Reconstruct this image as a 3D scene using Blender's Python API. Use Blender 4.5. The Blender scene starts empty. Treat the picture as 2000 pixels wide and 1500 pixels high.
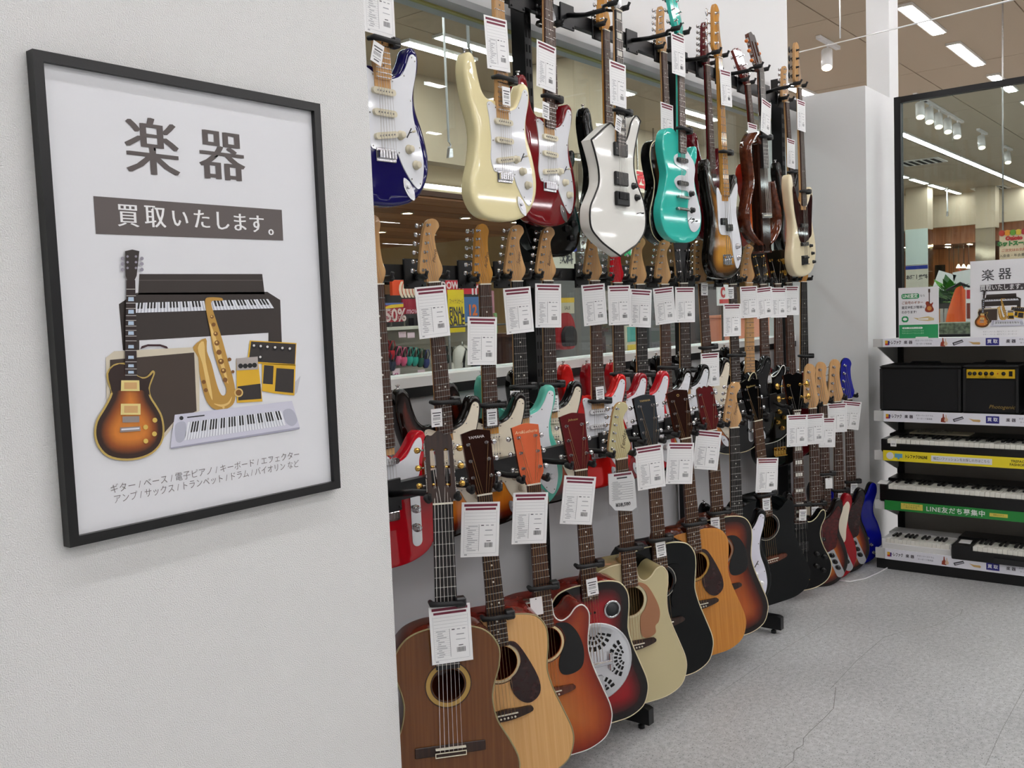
import bpy, bmesh, math, random
from mathutils import Vector, Matrix
from mathutils.geometry import delaunay_2d_cdt
SC = bpy.context.scene
COL = SC.collection
random.seed(7)

# ------------------------------------------------------------------ camera, world, exposure
EYE = Vector((0.0, 0.0, 1.45))
FPX = 1840.0
RW = Matrix(((0.619444, -0.082734, 0.7806691), (-0.7840384, -0.0149586, 0.6205321), (-0.0396614, -0.9964594, -0.0741326)))          # columns: image right, image down, view direction in the world
cam_d = bpy.data.cameras.new('camera')
cam = bpy.data.objects.new('camera', cam_d)
COL.objects.link(cam)
cam_d.sensor_width = 36.0
cam_d.lens = FPX / 2000.0 * 36.0
cam_d.clip_start = 0.05
cam_d.clip_end = 200
_r, _d, _f = RW.col[0], RW.col[1], RW.col[2]
cam.matrix_world = Matrix(((_r.x, -_d.x, -_f.x, EYE.x), (_r.y, -_d.y, -_f.y, EYE.y), (_r.z, -_d.z, -_f.z, EYE.z), (0, 0, 0, 1)))
SC.camera = cam

world = bpy.data.worlds.new('world')
SC.world = world
world.use_nodes = True
world.node_tree.nodes['Background'].inputs[0].default_value = (1.0, 0.97, 0.93, 1)
world.node_tree.nodes['Background'].inputs[1].default_value = 0.12
LAMP_POWER = 46.0      # emission of the ceiling light tubes
SC.view_settings.view_transform = 'Standard'
SC.view_settings.look = 'None'
SC.view_settings.gamma = 1
SC.view_settings.use_curve_mapping = False
SC.view_settings.exposure = 0.0

# ------------------------------------------------------------------ measuring
def ray(px, py):
    return RW @ Vector(((px - 1000.0) / FPX, (py - 750.0) / FPX, 1.0))
def onY(px, py, Y):
    d = ray(px, py); return EYE + d * (Y / d.y)
def onX(px, py, X):
    d = ray(px, py); return EYE + d * (X / d.x)
def onZ(px, py, Z):
    d = ray(px, py); return EYE + d * ((Z - EYE.z) / d.z)

# ------------------------------------------------------------------ materials
def lin(c):
    return tuple(((v / 255.0) / 12.92 if v <= 10.3 else (((v / 255.0) + 0.055) / 1.055) ** 2.4) for v in c)
MATS = {}
def newmat(name):
    m = bpy.data.materials.new(name); m.use_nodes = True
    return m, m.node_tree, m.node_tree.nodes['Principled BSDF']
def M(name, rgb=(128, 128, 128), rough=0.5, metal=0.0, coat=0.0, emit=0.0, trans=0.0, var=0.0, vscale=30.0, bump=0.0, bscale=200.0):
    if name in MATS: return MATS[name]
    if coat >= .4: rough = min(rough, .04)          # polished lacquer: one clear glossy layer
    coat = 0.0
    m, nt, b = newmat(name)
    c = lin(rgb)
    b.inputs['Base Color'].default_value = (*c, 1)
    b.inputs['Roughness'].default_value = rough
    b.inputs['Metallic'].default_value = metal
    b.inputs['Coat Weight'].default_value = coat
    b.inputs['Coat Roughness'].default_value = 0.04
    if trans: b.inputs['Transmission Weight'].default_value = trans
    if emit:
        b.inputs['Emission Color'].default_value = (*c, 1); b.inputs['Emission Strength'].default_value = emit
    N, L = nt.nodes, nt.links
    if var or bump:
        tc = N.new('ShaderNodeTexCoord')
    if var:
        nz = N.new('ShaderNodeTexNoise'); nz.inputs['Scale'].default_value = vscale; nz.inputs['Detail'].default_value = 4
        rp = N.new('ShaderNodeValToRGB')
        rp.color_ramp.elements[0].position = 0.3; rp.color_ramp.elements[1].position = 0.7
        rp.color_ramp.elements[0].color = (*[v * (1 - var) for v in c], 1); rp.color_ramp.elements[1].color = (*[min(1, v * (1 + var)) for v in c], 1)
        L.new(tc.outputs['Object'], nz.inputs['Vector']); L.new(nz.outputs['Fac'], rp.inputs['Fac']); L.new(rp.outputs['Color'], b.inputs['Base Color'])
    if bump:
        nb = N.new('ShaderNodeTexNoise'); nb.inputs['Scale'].default_value = bscale; nb.inputs['Detail'].default_value = 3
        bp = N.new('ShaderNodeBump'); bp.inputs['Strength'].default_value = bump; bp.inputs['Distance'].default_value = 0.004
        L.new(tc.outputs['Object'], nb.inputs['Vector']); L.new(nb.outputs['Fac'], bp.inputs['Height']); L.new(bp.outputs['Normal'], b.inputs['Normal'])
    MATS[name] = m
    return m
def wood(name, c0, c1, rough=0.4, coat=0.0, stretch=(60, 60, 3), scale=1.0):
    if name in MATS: return MATS[name]
    if coat >= .4: rough = min(rough, .07)
    coat = 0.0
    m, nt, b = newmat(name); N, L = nt.nodes, nt.links
    tc = N.new('ShaderNodeTexCoord'); mp = N.new('ShaderNodeMapping'); mp.inputs['Scale'].default_value = stretch
    nz = N.new('ShaderNodeTexNoise'); nz.inputs['Scale'].default_value = scale; nz.inputs['Detail'].default_value = 5
    rp = N.new('ShaderNodeValToRGB')
    rp.color_ramp.elements[0].position = 0.3; rp.color_ramp.elements[1].position = 0.72
    rp.color_ramp.elements[0].color = (*lin(c0), 1); rp.color_ramp.elements[1].color = (*lin(c1), 1)
    L.new(tc.outputs['Object'], mp.inputs['Vector']); L.new(mp.outputs['Vector'], nz.inputs['Vector'])
    L.new(nz.outputs['Fac'], rp.inputs['Fac']); L.new(rp.outputs['Color'], b.inputs['Base Color'])
    b.inputs['Roughness'].default_value = rough; b.inputs['Coat Weight'].default_value = coat; b.inputs['Coat Roughness'].default_value = 0.04
    MATS[name] = m
    return m
def burst(name, stops, rough=0.2, coat=0.7, grain=0.12):
    """lacquer that shades from the rim of the body to its middle; stops = [(distance from rim in m, rgb)]"""
    if name in MATS: return MATS[name]
    if coat >= .4: rough = min(rough, .07)
    coat = 0.0
    m, nt, b = newmat(name); N, L = nt.nodes, nt.links
    at = N.new('ShaderNodeAttribute'); at.attribute_name = 'rim'
    mu = N.new('ShaderNodeMath'); mu.operation = 'MULTIPLY'; mu.inputs[1].default_value = 5.0
    rp = N.new('ShaderNodeValToRGB')
    els = rp.color_ramp.elements
    while len(els) < len(stops): els.new(0.5)
    for e, (d, c) in zip(els, stops):
        e.position = min(1, d * 5.0); e.color = (*lin(c), 1)
    tc = N.new('ShaderNodeTexCoord'); mp = N.new('ShaderNodeMapping'); mp.inputs['Scale'].default_value = (90, 90, 5)
    nz = N.new('ShaderNodeTexNoise'); nz.inputs['Scale'].default_value = 1; nz.inputs['Detail'].default_value = 4
    mr = N.new('ShaderNodeMapRange'); mr.inputs['To Min'].default_value = 1 - grain; mr.inputs['To Max'].default_value = 1 + grain
    mx = N.new('ShaderNodeMix'); mx.data_type = 'RGBA'; mx.blend_type = 'MULTIPLY'; mx.inputs[0].default_value = 1
    cb = N.new('ShaderNodeCombineColor')
    L.new(at.outputs['Fac'], mu.inputs[0]); L.new(mu.outputs[0], rp.inputs['Fac'])
    L.new(tc.outputs['Object'], mp.inputs['Vector']); L.new(mp.outputs['Vector'], nz.inputs['Vector']); L.new(nz.outputs['Fac'], mr.inputs['Value'])
    for i in range(3): L.new(mr.outputs['Result'], cb.inputs[i])
    L.new(rp.outputs['Color'], mx.inputs[6]); L.new(cb.outputs[0], mx.inputs[7]); L.new(mx.outputs[2], b.inputs['Base Color'])
    b.inputs['Roughness'].default_value = rough; b.inputs['Coat Weight'].default_value = coat; b.inputs['Coat Roughness'].default_value = 0.04
    MATS[name] = m
    return m
def glass(name, tint=(235, 242, 240), rough=0.0, alpha=0.06):
    """thin window pane: mostly clear, with the mirror reflection of a glass face"""
    if name in MATS: return MATS[name]
    m = bpy.data.materials.new(name); m.use_nodes = True; nt = m.node_tree; N, L = nt.nodes, nt.links
    for n in list(N): N.remove(n)
    out = N.new('ShaderNodeOutputMaterial'); mix = N.new('ShaderNodeMixShader')
    tr = N.new('ShaderNodeBsdfTransparent'); tr.inputs[0].default_value = (*lin(tint), 1)
    gl = N.new('ShaderNodeBsdfGlossy'); gl.inputs['Roughness'].default_value = rough
    fr = N.new('ShaderNodeFresnel'); fr.inputs['IOR'].default_value = 1.35
    ge = N.new('ShaderNodeNewGeometry'); mr = N.new('ShaderNodeMapRange')      # same reflection on both faces of the pane
    mr.inputs['To Min'].default_value = 1.35; mr.inputs['To Max'].default_value = 1 / 1.35
    L.new(ge.outputs['Backfacing'], mr.inputs['Value']); L.new(mr.outputs['Result'], fr.inputs['IOR'])
    L.new(fr.outputs[0], mix.inputs[0]); L.new(tr.outputs[0], mix.inputs[1]); L.new(gl.outputs[0], mix.inputs[2]); L.new(mix.outputs[0], out.inputs['Surface'])
    MATS[name] = m
    return m

# ------------------------------------------------------------------ mesh building
class MB:
    def __init__(s):
        s.v = []; s.f = []; s.m = []; s.sm = []
    def face(s, idx, mat=0, smooth=False):
        s.f.append(idx); s.m.append(mat); s.sm.append(smooth)
    def add(s, pts, faces, mat=0, smooth=False):
        o = len(s.v); s.v += [tuple(p) for p in pts]
        for f in faces: s.face([i + o for i in f], mat, smooth)
    def box(s, x0, x1, y0, y1, z0, z1, mat=0, bev=0.0):
        if bev:
            b = min(bev, (x1 - x0) * .49, (y1 - y0) * .49, (z1 - z0) * .49)
            pts = []
            for (sx, sy, sz) in ((0,0,0),(1,0,0),(1,1,0),(0,1,0),(0,0,1),(1,0,1),(1,1,1),(0,1,1)):
                X = (x0, x1)[sx]; Y = (y0, y1)[sy]; Z = (z0, z1)[sz]
                dx = b if sx == 0 else -b; dy = b if sy == 0 else -b; dz = b if sz == 0 else -b
                pts += [(X, Y + dy, Z + dz), (X + dx, Y, Z + dz), (X + dx, Y + dy, Z)]
            c = lambda i, k: i * 3 + k
            F = []
            F += [[c(0,0), c(4,0), c(7,0), c(3,0)], [c(1,0), c(2,0), c(6,0), c(5,0)]]
            F += [[c(0,1), c(1,1), c(5,1), c(4,1)], [c(3,1), c(7,1), c(6,1), c(2,1)]]
            F += [[c(0,2), c(3,2), c(2,2), c(1,2)], [c(4,2), c(5,2), c(6,2), c(7,2)]]
            for (a, d, k1, k2) in ((0,1,1,2),(1,2,0,2),(2,3,1,2),(3,0,0,2),(4,5,1,2),(5,6,0,2),(6,7,1,2),(7,4,0,2),(0,4,0,1),(1,5,0,1),(2,6,0,1),(3,7,0,1)):
                F.append([c(a,k1), c(d,k1), c(d,k2), c(a,k2)])
            for i in range(8): F.append([c(i,0), c(i,1), c(i,2)])
            s.add(pts, F, mat)
            return
        pts = [(x0,y0,z0),(x1,y0,z0),(x1,y1,z0),(x0,y1,z0),(x0,y0,z1),(x1,y0,z1),(x1,y1,z1),(x0,y1,z1)]
        s.add(pts, [[0,3,2,1],[4,5,6,7],[0,1,5,4],[1,2,6,5],[2,3,7,6],[3,0,4,7]], mat)
    def tube(s, pts, r, n=8, mat=0, caps=True, smooth=True):
        """round bar through pts; r a number or one radius per point"""
        pts = [Vector(p) for p in pts]
        rs = r if isinstance(r, (list, tuple)) else [r] * len(pts)
        o = len(s.v); prev = None
        for i, p in enumerate(pts):
            t = (pts[min(i + 1, len(pts) - 1)] - pts[max(i - 1, 0)])
            t = t.normalized() if t.length > 1e-9 else Vector((0, 0, 1))
            if prev is None:
                a = Vector((0, 0, 1)) if abs(t.z) < 0.9 else Vector((1, 0, 0))
                u = t.cross(a).normalized()
            else:
                u = (prev - t * prev.dot(t)).normalized()
            prev = u; w = t.cross(u)
            for k in range(n):
                a = 2 * math.pi * k / n
                s.v.append(tuple(p + (u * math.cos(a) + w * math.sin(a)) * rs[i]))
        for i in range(len(pts) - 1):
            for k in range(n):
                s.face([o + i*n + k, o + i*n + (k+1) % n, o + (i+1)*n + (k+1) % n, o + (i+1)*n + k], mat, smooth)
        if caps:
            s.face([o + k for k in range(n)][::-1], mat); s.face([o + (len(pts)-1)*n + k for k in range(n)], mat)
    def ring(s, pts, r, n=6, mat=0):
        """closed round bar"""
        pts = [Vector(p) for p in pts]; N = len(pts); o = len(s.v)
        nrm = Vector((0, 1, 0))
        for i, p in enumerate(pts):
            t = (pts[(i+1) % N] - pts[i-1]).normalized(); u = t.cross(nrm).normalized()
            for k in range(n):
                a = 2 * math.pi * k / n; s.v.append(tuple(p + (u * math.cos(a) + nrm * math.sin(a)) * r))
        for i in range(N):
            j = (i + 1) % N
            for k in range(n): s.face([o+i*n+k, o+i*n+(k+1) % n, o+j*n+(k+1) % n, o+j*n+k], mat, True)
    def prism(s, loop, y0, y1, mat=0, side=None, smooth=False):
        """loop of (x,z), front at y0, back at y1"""
        if area(loop) < 0: loop = loop[::-1]
        n = len(loop); o = len(s.v)
        s.v += [(x, y0, z) for x, z in loop] + [(x, y1, z) for x, z in loop]
        s.face(list(range(o, o + n)), mat); s.face(list(range(o + 2*n - 1, o + n - 1, -1)), mat)
        for i in range(n):
            j = (i + 1) % n; s.face([o+j, o+i, o+n+i, o+n+j], mat if side is None else side, smooth)
    def lathe(s, prof, c=(0,0,0), axis='z', n=16, mat=0, smooth=True, arc=None):
        """prof = [(r, h)]"""
        o = len(s.v)
        for (r, h) in prof:
            for k in range(n):
                a = 2 * math.pi * k / n; x, y = r * math.cos(a), r * math.sin(a)
                p = {'z': (x, y, h), 'y': (x, h, y), 'x': (h, x, y)}[axis]
                s.v.append((p[0] + c[0], p[1] + c[1], p[2] + c[2]))
        for i in range(len(prof) - 1):
            for k in range(n): s.face([o+i*n+k, o+i*n+(k+1) % n, o+(i+1)*n+(k+1) % n, o+(i+1)*n+k], mat, smooth)
        s.face([o + k for k in range(n)][::-1], mat); s.face([o + (len(prof)-1)*n + k for k in range(n)], mat)
    def quad(s, a, b, c, d, mat=0):
        s.add([a, b, c, d], [[0, 1, 2, 3]], mat)
    def mesh(s, name, recalc=True):
        me = bpy.data.meshes.new(name); me.from_pydata(s.v, [], s.f)
        me.polygons.foreach_set('material_index', s.m); me.polygons.foreach_set('use_smooth', s.sm)
        if recalc:
            bm = bmesh.new(); bm.from_mesh(me); bmesh.ops.recalc_face_normals(bm, faces=bm.faces); bm.to_mesh(me); bm.free()
        me.update()
        return me
    def build(s, name, mats, parent=None, loc=None, recalc=True):
        return obj(name, s.mesh(name, recalc), mats, parent, loc)
def area(loop):
    return 0.5 * sum(loop[i][0] * loop[(i+1) % len(loop)][1] - loop[(i+1) % len(loop)][0] * loop[i][1] for i in range(len(loop)))
def obj(name, me, mats, parent=None, loc=None):
    o = bpy.data.objects.new(name, me); COL.objects.link(o)
    if mats is not None:
        mats = mats if isinstance(mats, (list, tuple)) else [mats]
        if len(me.materials) == 0:
            for m in mats: me.materials.append(m)
        elif [x for x in me.materials] != list(mats):
            for i, m in enumerate(mats):
                o.material_slots[i].link = 'OBJECT'; o.material_slots[i].material = m
    if parent: o.parent = parent
    if loc is not None: o.location = loc
    return o
def tag(o, label, cat, group=None):
    o['label'] = label; o['category'] = cat
    if group: o['group'] = group
    return o
def thing(name, label, cat, loc=(0, 0, 0), rz=0.0, group=None, mat=None):
    o = bpy.data.objects.new(name, None); COL.objects.link(o); o.empty_display_size = 0.05
    if mat is not None:
        o.matrix_world = mat
    else:
        o.location = loc; o.rotation_euler = (0, 0, rz)
    return tag(o, label, cat, group)
def struct(o):
    o['kind'] = 'structure'; return o
def boxo(name, b, mats, parent=None, bev=0.0):
    k = MB(); k.box(*b, bev=bev); return k.build(name, mats, parent, recalc=False)
def copytree(o, parent=None):
    c = o.copy(); COL.objects.link(c)
    if parent is not None: c.parent = parent
    for ch in list(o.children): copytree(ch, c)
    return c
def spline(ctrl, n=5, closed=True):
    """smooth curve through (x,z[,1]); a third value marks a sharp corner"""
    P = [Vector((c[0], c[1])) for c in ctrl]; sharp = [len(c) > 2 for c in ctrl]; N = len(P); out = []
    for i in range(N if closed else N - 1):
        j = (i + 1) % N
        if sharp[i] or (not closed and i == 0): t0 = P[j] - P[i]
        else: t0 = (P[j] - P[i-1]) * 0.5
        if sharp[j] or (not closed and j == N - 1): t1 = P[j] - P[i]
        else: t1 = (P[(j+1) % N] - P[i]) * 0.5
        L = (P[j] - P[i]).length
        for t in (t0, t1):
            if t.length > 1.3 * L and t.length > 0: t *= 1.3 * L / t.length
        k = n if not (sharp[i] and sharp[j]) else 1
        for q in range(k):
            u = q / k; h00 = 2*u**3 - 3*u*u + 1; h10 = u**3 - 2*u*u + u; h01 = -2*u**3 + 3*u*u; h11 = u**3 - u*u
            p = P[i]*h00 + t0*h10 + P[j]*h01 + t1*h11; out.append((p.x, p.y))
    if not closed: out.append((P[-1].x, P[-1].y))
    return out
def inset(loop, d):
    if area(loop) < 0: loop = loop[::-1]
    n = len(loop); out = []
    for i in range(n):
        a, b, c = Vector(loop[i-1]), Vector(loop[i]), Vector(loop[(i+1) % n])
        e1 = (b - a).normalized(); e2 = (c - b).normalized()
        nn = Vector((-(e1 + e2).y, (e1 + e2).x))
        nn = nn.normalized() if nn.length > 1e-6 else Vector((-e1.y, e1.x))
        out.append((b.x + nn.x * d, b.y + nn.y * d))
    return out
def inside(p, loop):
    x, y = p; r = False; j = len(loop) - 1
    for i in range(len(loop)):
        xi, yi = loop[i]; xj, yj = loop[j]
        if (yi > y) != (yj > y) and x < (xj - xi) * (y - yi) / (yj - yi) + xi: r = not r
        j = i
    return r
def dist(p, loop):
    best = 9.0; x, y = p
    for i in range(len(loop)):
        ax, ay = loop[i-1]; bx, by = loop[i]; dx, dy = bx - ax, by - ay
        l = dx*dx + dy*dy; t = 0 if l == 0 else max(0, min(1, ((x-ax)*dx + (y-ay)*dy) / l))
        d = (x-ax-t*dx)**2 + (y-ay-t*dy)**2
        if d < best: best = d
    return math.sqrt(best)
def circle(cx, cz, r, n=24):
    return [(cx + r * math.cos(2*math.pi*i/n), cz + r * math.sin(2*math.pi*i/n)) for i in range(n)]
def fill(outer, holes=(), step=None):
    """triangles over a loop with holes; optional inner grid points. returns 2D points and triangles"""
    pts = [Vector(p) for p in outer]; edges = [(i, (i+1) % len(outer)) for i in range(len(outer))]
    for h in holes:
        o = len(pts); pts += [Vector(p) for p in h]; edges += [(o + i, o + (i+1) % len(h)) for i in range(len(h))]
    if step:
        xs = [p[0] for p in outer]; zs = [p[1] for p in outer]; z = min(zs) + step * .5
        while z < max(zs):
            x = min(xs) + step * .5
            while x < max(xs):
                if inside((x, z), outer) and dist((x, z), outer) > step * .45 and all(not inside((x, z), h) and dist((x, z), h) > step * .4 for h in holes):
                    pts.append(Vector((x, z)))
                x += step
            z += step
    v, e, f, *_ = delaunay_2d_cdt(pts, edges, [], 0, 1e-6)
    v = [tuple(p) for p in v]; tri = []
    for t in f:
        c = (sum(v[i][0] for i in t) / len(t), sum(v[i][1] for i in t) / len(t))
        if inside(c, outer) and not any(inside(c, h) for h in holes): tri.append(list(t))
    return v, tri
TEXTS = []
def text(s, size, loc, mat, parent=None, align='CENTER', bold=0.0, sx=1.0, rot=(math.pi/2, 0, 0), shear=0.0, spacing=1.0, name='lettering', line=1.0):
    cu = bpy.data.curves.new(name, 'FONT'); cu.body = s; cu.size = size; cu.align_x = align; cu.align_y = 'CENTER'
    cu.resolution_u = 2; cu.offset = bold; cu.shear = shear; cu.space_character = spacing; cu.space_line = line
    cu.materials.append(mat)
    o = bpy.data.objects.new(name, cu); COL.objects.link(o); o.location = loc; o.rotation_euler = rot; o.scale = (sx, 1, 1)
    if parent: o.parent = parent
    TEXTS.append(o)
    return o

# ------------------------------------------------------------------ common materials
WHITE_WALL = M('embossed_wallpaper', (236, 236, 234), 0.85, bump=0.8, bscale=400)
WHITE_PAINT = M('white_paint', (232, 232, 231), 0.6, bump=0.05, bscale=60)
GREY_PANEL = M('pale_grey_panel', (214, 214, 216), 0.5)
BLACK_METAL = M('black_steel', (16, 16, 18), 0.4, metal=0.2)
BLACK_PLASTIC = M('black_plastic', (14, 14, 15), 0.35)
BLACK_RUBBER = M('black_rubber', (20, 20, 21), 0.6)
CHROME = M('chrome', (205, 205, 208), 0.16, metal=1.0)
NICKEL = M('nickel', (170, 168, 165), 0.25, metal=1.0)
GOLD = M('gold_plate', (214, 172, 92), 0.22, metal=1.0)
STEEL_STRING = M('string_steel', (178, 172, 165), 0.3, metal=1.0)
BRONZE_STRING = M('string_bronze', (196, 160, 112), 0.35, metal=1.0)
NYLON = M('string_nylon', (222, 216, 208), 0.3)
PAPER = M('white_card', (244, 244, 243), 0.55)
INK_GREY = M('grey_ink', (168, 168, 172), 0.6)
INK_DARK = M('dark_ink', (70, 70, 74), 0.6)
MAROON = M('maroon_ink', (118, 34, 58), 0.55)
CREAM_PLASTIC = M('cream_plastic', (233, 226, 200), 0.3)
WHITE_PLASTIC = M('white_plastic', (240, 240, 240), 0.25, coat=0.3)
DARK = M('dark_void', (9, 8, 8), 0.9)

# ------------------------------------------------------------------ floor
def floor_material():
    m, nt, b = newmat('speckled_vinyl'); N, L = nt.nodes, nt.links
    tc = N.new('ShaderNodeTexCoord')
    def noise(scale, det, lo, hi, c0, c1):
        n = N.new('ShaderNodeTexNoise'); n.inputs['Scale'].default_value = scale; n.inputs['Detail'].default_value = det
        r = N.new('ShaderNodeValToRGB'); r.color_ramp.elements[0].position = lo; r.color_ramp.elements[1].position = hi
        r.color_ramp.elements[0].color = (*lin(c0), 1); r.color_ramp.elements[1].color = (*lin(c1), 1)
        L.new(tc.outputs['Object'], n.inputs['Vector']); L.new(n.outputs['Fac'], r.inputs['Fac']); return r
    base = noise(55, 6, 0.35, 0.68, (174, 175, 175), (200, 201, 201))
    spk = noise(190, 2, 0.33, 0.39, (128, 126, 121), (255, 255, 255))
    mot = noise(2.2, 3, 0.3, 0.7, (236, 236, 236), (255, 255, 255))
    a = N.new('ShaderNodeMix'); a.data_type = 'RGBA'; a.blend_type = 'MULTIPLY'; a.inputs[0].default_value = 1
    c = N.new('ShaderNodeMix'); c.data_type = 'RGBA'; c.blend_type = 'MULTIPLY'; c.inputs[0].default_value = 1
    L.new(base.outputs[0], a.inputs[6]); L.new(spk.outputs[0], a.inputs[7]); L.new(a.outputs[2], c.inputs[6]); L.new(mot.outputs[0], c.inputs[7])
    L.new(c.outputs[2], b.inputs['Base Color'])
    b.inputs['Roughness'].default_value = 0.42; b.inputs['Specular IOR Level'].default_value = 0.35
    return m
FLOOR = struct(boxo('floor', (-8, 46, -27, 15, -0.1, 0.0), floor_material()))
def crack(pts, w=0.0022):
    k = MB(); P = [onZ(1250 + .375*x, 1050 + .375*y, 0.0) for x, y in pts]
    for i in range(len(P) - 1):
        a, b = P[i], P[i+1]; n = (b - a).cross(Vector((0, 0, 1))).normalized() * w * .5
        o = len(k.v); z = 0.0006
        k.v += [(a.x-n.x, a.y-n.y, z), (a.x+n.x, a.y+n.y, z), (b.x+n.x, b.y+n.y, z), (b.x-n.x, b.y-n.y, z)]; k.face([o, o+1, o+2, o+3])
    k.build('crack', M('crack_grey', (122, 120, 116), 0.8), FLOOR)
crack([(752, 1199), (800, 1160), (803, 1112), (850, 1080), (852, 1045), (885, 1010), (960, 940), (1008, 890), (1020, 780)])
crack([(990, 790), (1060, 715), (1130, 640), (1270, 520), (1370, 490), (1480, 474), (1560, 450), (1670, 400), (1680, 372)], 0.0016)
crack([(1800, 1190), (1880, 1010), (2000, 790)], 0.0014)
crack([(400, 820), (720, 600), (980, 440)], 0.0014)

# ------------------------------------------------------------------ poster wall and guitar wall
WALL_LEFT = struct(boxo('wall_left', (-5.0, 1.614, 1.69, 2.26, 0.0, 3.45), WHITE_WALL))
BACK = struct(boxo('wall_back', (1.614, 5.30, 2.12, 2.24, 0.0, 1.198), GREY_PANEL))
HEAD = boxo('header', (1.614, 5.30, 2.12, 2.24, 2.51, 3.45), WHITE_PAINT, BACK)
boxo('header_bead', (1.614, 5.30, 2.112, 2.24, 2.487, 2.51), M('grey_bead', (176, 178, 178), 0.4), BACK)
boxo('glazing_strip', (1.614, 5.30, 2.166, 2.186, 2.481, 2.487), M('olive_gasket', (168, 166, 96), 0.5), BACK)
struct(boxo('trim_1', (1.614, 5.30, 2.10, 2.24, 1.198, 1.230), BLACK_METAL))
struct(boxo('trim_2', (1.614, 5.30, 2.098, 2.26, 1.230, 1.262), M('white_sill', (244, 244, 242), 0.35)))
W1 = struct(boxo('window_1', (1.614, 5.30, 2.172, 2.180, 1.262, 2.482), glass('window_glass')))
BOXW = struct(boxo('wall_corner', (5.30, 5.84, 1.69, 2.26, 0.055, 2.607), WHITE_PAINT))
struct(boxo('baseboard_corner', (5.305, 5.835, 1.695, 2.26, 0.0, 0.055), BLACK_PLASTIC))
struct(boxo('wall_pillar', (6.02, 6.20, 1.775, 1.91, 0.0, 4.2), WHITE_PAINT))

# ------------------------------------------------------------------ ceiling
CEIL_MAT = M('ceiling_board', (184, 167, 144), 0.85)
CEIL = struct(boxo('ceiling', (-8, 46, -27, 15, 4.215, 4.3), M('ceiling_groove', (128, 114, 96), 0.9)))
k = MB(); k.box(0.006, 2.994, 0.006, 1.494, 4.2, 4.2149); pm = k.mesh('ceiling_panel', False)
for ix in range(-1, 10):
    for iy in range(-4, 10):
        obj('ceiling_panel', pm, CEIL_MAT, CEIL, (ix * 3.0 + .4, iy * 1.5 + .35, 0))
LAMP = M('lamp_glow', (250, 249, 252), 0.5, emit=LAMP_POWER)
LAMP_BODY = M('lamp_housing', (225, 222, 215), 0.5)
def lamp_mesh(L):
    a = MB(); a.box(0, L, -.075, .075, -.028, 0); b = MB(); b.box(.02, L - .02, -.05, .05, -.034, -.0285)
    return a.mesh('housing', False), b.mesh('diffuser', False)
LM = {}
def lamp(x, y, L=1.25, where='over the guitar aisle'):
    if L not in LM: LM[L] = lamp_mesh(L)
    t = thing('ceiling_light', 'long white strip light on the beige ceiling ' + where, 'ceiling light', (x, y, 4.199), 0, 'ceiling strip lights')
    obj('housing', LM[L][0], LAMP_BODY, t); obj('diffuser', LM[L][1], LAMP, t)
for y in (-7.4, -5.3, -3.3, -1.2, 0.75):
    for i in range(6 if y > 0 else 12): lamp(-3.2 + i * 2.1, y)
for y in (-10.5, -15.0, -20.5):
    for x in (6.0, 14.5, 23.0, 31.5): lamp(x, y, 7.4, 'over the far side of the store')
for x in (-2.5, -.4, 1.7, 3.8, 7.4, 9.45, 11.25, 13.2, 15.3, 17.4): lamp(x, 2.65, 1.25, 'beyond the white partition')
for x in (1.0, 4.2, 7.4, 10.6, 13.8, 17.0, 20.2, 23.4, 26.6): lamp(x, 4.7, 3.19, 'in an unbroken line over the mall aisle')
for x in (4.6, 7.0, 9.4, 11.8, 14.2, 16.6, 19.0, 21.4, 23.0, 24.6, 26.2, 27.8, 29.4): lamp(x, 6.32, 1.25, 'in paired rows over the mall')
for x in (3.5, 6.9, 9.6, 12.4): lamp(x, 6.68, 1.05, 'in paired rows over the mall')

# ------------------------------------------------------------------ wall fixture: uprights, rails, feet
RAILY = {'top': 2.027, 'middle': 2.027, 'low': 1.86}
RAILZ = {'top': 2.535, 'middle': 1.588, 'low': 0.975}
k = MB(); k.box(-.02, .02, 2.04, 2.098, 0.02, 2.66)
k2 = MB()
for i in range(50):
    z = 0.12 + i * .05; k2.box(-.012, -.006, 2.0385, 2.0405, z, z + .026); k2.box(.006, .012, 2.0385, 2.0405, z, z + .026)
um, sm = k.mesh('upright', False), k2.mesh('slots', False)
UPX = (1.66, 2.735, 3.875, 5.02)
k = MB(); k.prism([(0, 0.022), (0.44, 0.022), (0.44, 0.076), (0.425, 0.082), (0.0, 0.086)], -.016, .016)
k.lathe([(.012, .0), (.012, .012), (.006, .014), (.006, .03)], (0.40, 0, 0), 'z', 8)
lm = k.mesh('foot')
WHERE = ('behind the red single-cutaway guitar', 'behind the wine red guitar', 'behind the turquoise guitar', 'beside the ivory bass')
for x, w in zip(UPX, WHERE):
    u = thing('rack_upright', 'black slotted steel upright of the guitar rack ' + w, 'rack upright', (x, 2.07, 0), 0, 'guitar rack uprights')
    obj('post', um, BLACK_METAL, u, (0, -2.07, 0))
    s_ = obj('slots', sm, DARK, u, (0, -2.07, 0)); s_['kind'] = 'stuff'
    if 2 < x < 5:   # the last upright stands without a foot
        f = obj('foot', lm, BLACK_METAL, u, (0, -.01, 0)); f.rotation_euler = (0, 0, -math.pi / 2)
for r, h in (('top', .05), ('middle', .045), ('low', .05)):
    t = thing('rack_rail', 'long black steel rail for hanging guitars, ' + {'top': 'highest of the three', 'middle': 'level with the window glass', 'low': 'lowest of the three'}[r], 'rack rail', (1.63, RAILY[r], RAILZ[r]), 0, 'guitar rack rails')
    boxo('bar', (0, 3.63, -.0125, .0125, -h/2, h/2), BLACK_METAL, t)
    for x in UPX:
        boxo('rail_bracket', (x - 1.63 - .011, x - 1.63 + .011, .0125, 2.042 - RAILY[r], -.02, .03), BLACK_METAL, t)

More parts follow.
